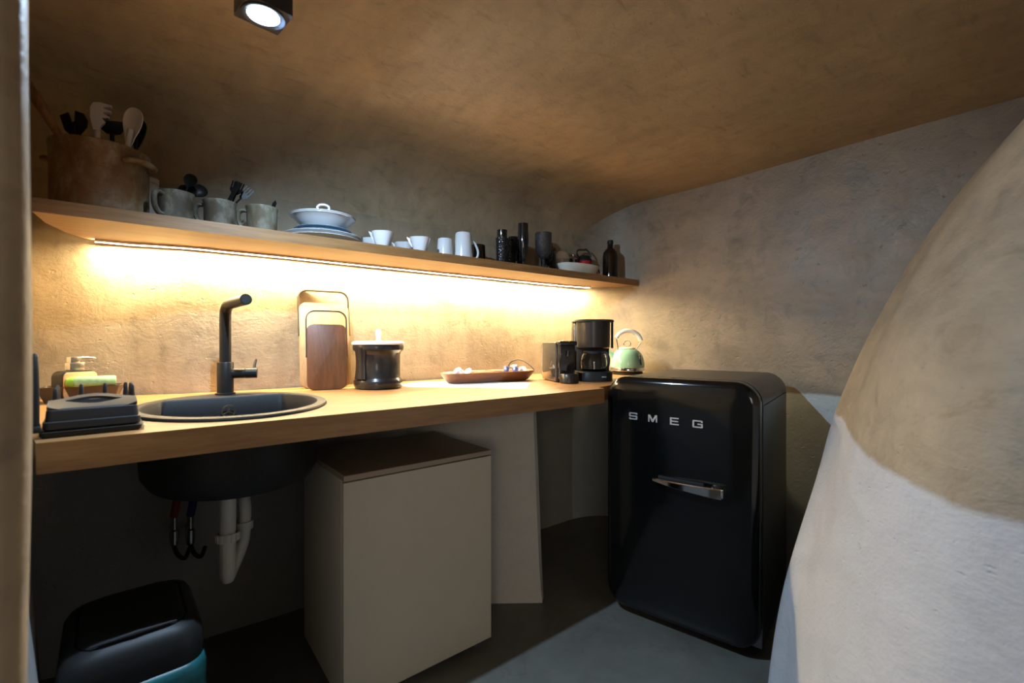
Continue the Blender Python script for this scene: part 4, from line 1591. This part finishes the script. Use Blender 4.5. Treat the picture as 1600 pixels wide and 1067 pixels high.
def tumbler(label, x, y, z, r0, r1, h, mat, group='black tumblers on the shelf'):
    mb = MB()
    mb.lathe([(0, 0), (r0 * .9, 0), (r0, 0.003), (r1, h), (r1 * .93, h), (r0 * .9, 0.008), (0, 0.006)], 28)
    o = mb.build('tumbler', mat)
    o.location = (x, y, SZ + z)
    return tag(o, label, 'glass', group)


tumbler('black patterned tumbler at the front with another nested in it', 1.415, 1.860, 0.0005, 0.029, 0.032, 0.139, M['texture_dark'])
tumbler('smooth black tumbler nested on top of the patterned one', 1.415, 1.860, 0.0085, 0.0235, 0.0262, 0.172, M['black_gloss'])
tumbler('black patterned tumbler behind, right of the nested pair', 1.512, 1.930, 0.0005, 0.029, 0.033, 0.158, M['texture_dark'])


def flute(label, x, y, h, r, mat, group='dark flute glasses on the shelf'):
    o = thing('flute_glass', label, 'glass', (x, y, SZ + 0.0005), 0, group)
    mb = MB()
    mb.lathe([(0, 0), (0.028, 0), (0.029, 0.002), (0.012, 0.005), (0.0055, 0.010), (0.0045, h * .16)], 28)
    mb.build('stem', mat, o)
    mb = MB()
    mb.lathe([(0.0045, h * .155), (0.010, h * .20), (r * .70, h * .36), (r * .95, h * .52), (r, h * .66), (r * .93, h), (r * .88, h), (r * .94, h * .66), (r * .62, h * .36), (0, h * .2)], 32)
    mb.build('bowl', mat, o)
    return o


flute('tall black flute glass at the front of its group', 1.555, 1.860, 0.236, 0.029, M['black_gloss'])
flute('smoked flute glass behind and left of the tall black flute', 1.572, 1.965, 0.186, 0.029, M['smoke_dark'])
flute('smoked flute glass behind and right of the tall black flute', 1.632, 1.980, 0.186, 0.029, M['smoke_dark'])


def goblet(label, x, y, h, r, mat, group='smoked goblets on the shelf'):
    o = thing('goblet', label, 'glass', (x, y, SZ + 0.0005), 0, group)
    mb = MB()
    mb.lathe([(0, 0), (0.034, 0), (0.035, 0.003), (0.016, 0.007), (0.008, 0.014), (0.010, 0.03), (0.006, 0.04), (0.009, h * .30)], 28)
    mb.build('stem', mat, o)
    mb = MB()
    mb.lathe([(0.009, h * .295), (r * .55, h * .36), (r * .88, h * .50), (r, h * .70), (r * 1.0, h), (r * .95, h), (r * .94, h * .70), (r * .8, h * .50), (0, h * .36)], 36)
    mb.build('bowl', mat, o)
    return o


goblet('smoked goblet with dimpled bowl and stem at the shelf front', 1.690, 1.850, 0.204, 0.046, M['smoke'])
goblet('black goblet half hidden behind the smoked dimpled one', 1.790, 1.935, 0.175, 0.038, M['smoke_dark'])

# white ladle-like thing lying beside the goblet
t = thing('porcelain_spoon', 'white porcelain spoon lying behind the stem of the smoked goblet', 'spoon', (1.700, 1.945, SZ + 0.0005), R(-50))
mb = MB()
mb.tube(catmull([(-0.07, 0, 0.045), (-0.03, 0, 0.02), (0.0, 0, 0.012)], 6), 0.008, 10, flat=0.6)
mb.build('handle', M['porcelain'], t)
mb = MB()
mb.lathe([(0, 0), (0.014, 0), (0.025, 0.010), (0.028, 0.020), (0.026, 0.020), (0.013, 0.004), (0, 0.003)], 24, c=(0.022, 0, 0), sx=1.3)
mb.build('bowl', M['porcelain'], t)

# oval white dish and what stands behind and in it
od = thing('oval_dish', 'long oval cream dish with end grips at the right shelf end', 'dish', (1.965, 1.848, SZ + 0.0005), R(-1))
mb = MB()
mb.loft([troug(0.115, 0.050, 0.0, 48, 2.4), troug(0.125, 0.057, 0.006, 48, 2.4), troug(0.150, 0.070, 0.052, 48, 2.4), troug(0.152, 0.072, 0.056, 48, 2.4), troug(0.146, 0.067, 0.056, 48, 2.4), troug(0.120, 0.058, 0.010, 48, 2.4)])
mb.build('bowl', M['bone'], od, angle=50)
mb = MB()
mb.lathe([(0, 0), (0.011, 0.0), (0.011, 0.003), (0, 0.003)], 16, c=(0.134, -0.038, 0.030), rot=Matrix.Rotation(R(-32), 3, 'Z') @ Matrix.Rotation(R(78), 3, 'Y'), sx=1.2, sy=.8)
mb.build('grip_hole', M['black_gloss'], od)

jr = thing('stoppered_jar', 'dark glass jar with a round wooden stopper behind the oval dish', 'jar', (1.862, 1.995, SZ + 0.0005))
jr.scale = (1, 1, 1.42)
mb = MB()
mb.lathe([(0, 0), (0.042, 0), (0.045, 0.005), (0.045, 0.085), (0.036, 0.10), (0.036, 0.108), (0, 0.108)], 30)
mb.build('body', M['smoke_dark'], jr)
mb = MB()
mb.lathe([(0, 0.1085), (0.046, 0.1085), (0.048, 0.113), (0.040, 0.120), (0.012, 0.124), (0.009, 0.132), (0.0165, 0.145), (0.0165, 0.152), (0.008, 0.160), (0, 0.161)], 30)
mb.build('stopper', wood('stopper_wood', (0.09, 0.045, 0.02), (0.2, 0.1, 0.045), 'X', 2), jr)

sb = thing('sugar_bowl', 'white domed lidded bowl showing above the oval dish', 'bowl', (1.957, 1.977, SZ + 0.0005))
sb.scale = (1, 1, 1.62)
mb = MB()
mb.lathe([(0, 0), (0.025, 0), (0.040, 0.02), (0.046, 0.05), (0.046, 0.066), (0, 0.066)], 30)
mb.build('bowl', plain('grey_ceramic', (0.42, 0.40, 0.38), 0.3), sb)
mb = MB()
mb.lathe([(0.046, 0.0665), (0.047, 0.069), (0.042, 0.082), (0.030, 0.093), (0.015, 0.098), (0, 0.099)], 30)
mb.build('lid', M['bone'], sb)

tpz = thing('glass_teapot', 'small glass teapot with a metal lid behind the oval dish', 'teapot', (2.052, 1.977, SZ + 0.0005), R(50))
tpz.scale = (1, 1, 1.45)
mb = MB()
mb.lathe([(0, 0), (0.030, 0), (0.043, 0.015), (0.046, 0.045), (0.040, 0.072), (0.030, 0.080), (0, 0.080)], 30)
mb.build('body', M['smoke_dark'], tpz)
mb = MB()
mb.lathe([(0.031, 0.0805), (0.033, 0.084), (0.02, 0.092), (0.006, 0.095), (0.007, 0.104), (0, 0.106)], 24)
mb.build('lid', M['steel'], tpz)
mb = MB()
mb.tube(catmull([(-0.036, 0.0, 0.05), (-0.048, 0.0, 0.060), (-0.056, 0.0, 0.076)], 5), [0.010] * 6 + [0.008] * 5, 10)
mb.build('spout', M['chrome'], tpz)

rp = thing('red_saucepan', 'small red pan with a black lid and wire handle by the brown bottle', 'pan', (2.147, 1.970, SZ + 0.0005), R(-25))
rp.scale = (1, 1, 1.34)
mb = MB()
mb.lathe([(0, 0), (0.038, 0), (0.043, 0.006), (0.045, 0.082), (0.047, 0.086), (0, 0.086)], 30)
mb.build('body', M['red'], rp)
mb = MB()
mb.lathe([(0.047, 0.0865), (0.048, 0.090), (0.036, 0.108), (0.030, 0.112), (0, 0.113)], 30)
mb.build('lid', M['black_plastic'], rp)
mb = MB()
mb.tube(catmull([(-0.036, 0, 0.104), (-0.050, 0, 0.125), (-0.040, 0, 0.139), (0.0, 0, 0.141), (0.012, 0, 0.143), (0.034, 0, 0.128), (0.046, 0, 0.108)], 6), 0.0045, 8, up=(0, 1, 0))
mb.build('bail_handle', M['bronze'], rp)

bt = thing('brown_bottle', 'dark brown glass bottle at the right end of the shelf', 'bottle', (2.262, 1.858, SZ + 0.0005))
bt.scale = (1, 1, 1.16)
mb = MB()
mb.lathe([(0, 0), (0.043, 0), (0.047, 0.005), (0.047, 0.125), (0.043, 0.145), (0.030, 0.160), (0.019, 0.168), (0.017, 0.175), (0.017, 0.190), (0, 0.190)], 36)
mb.build('glass_body', M['brown_glass'], bt)
mb = MB()
mb.lathe([(0, 0.1905), (0.0185, 0.1905), (0.0185, 0.207), (0.016, 0.210), (0, 0.210)], 20)
mb.build('cap', M['black_plastic'], bt)
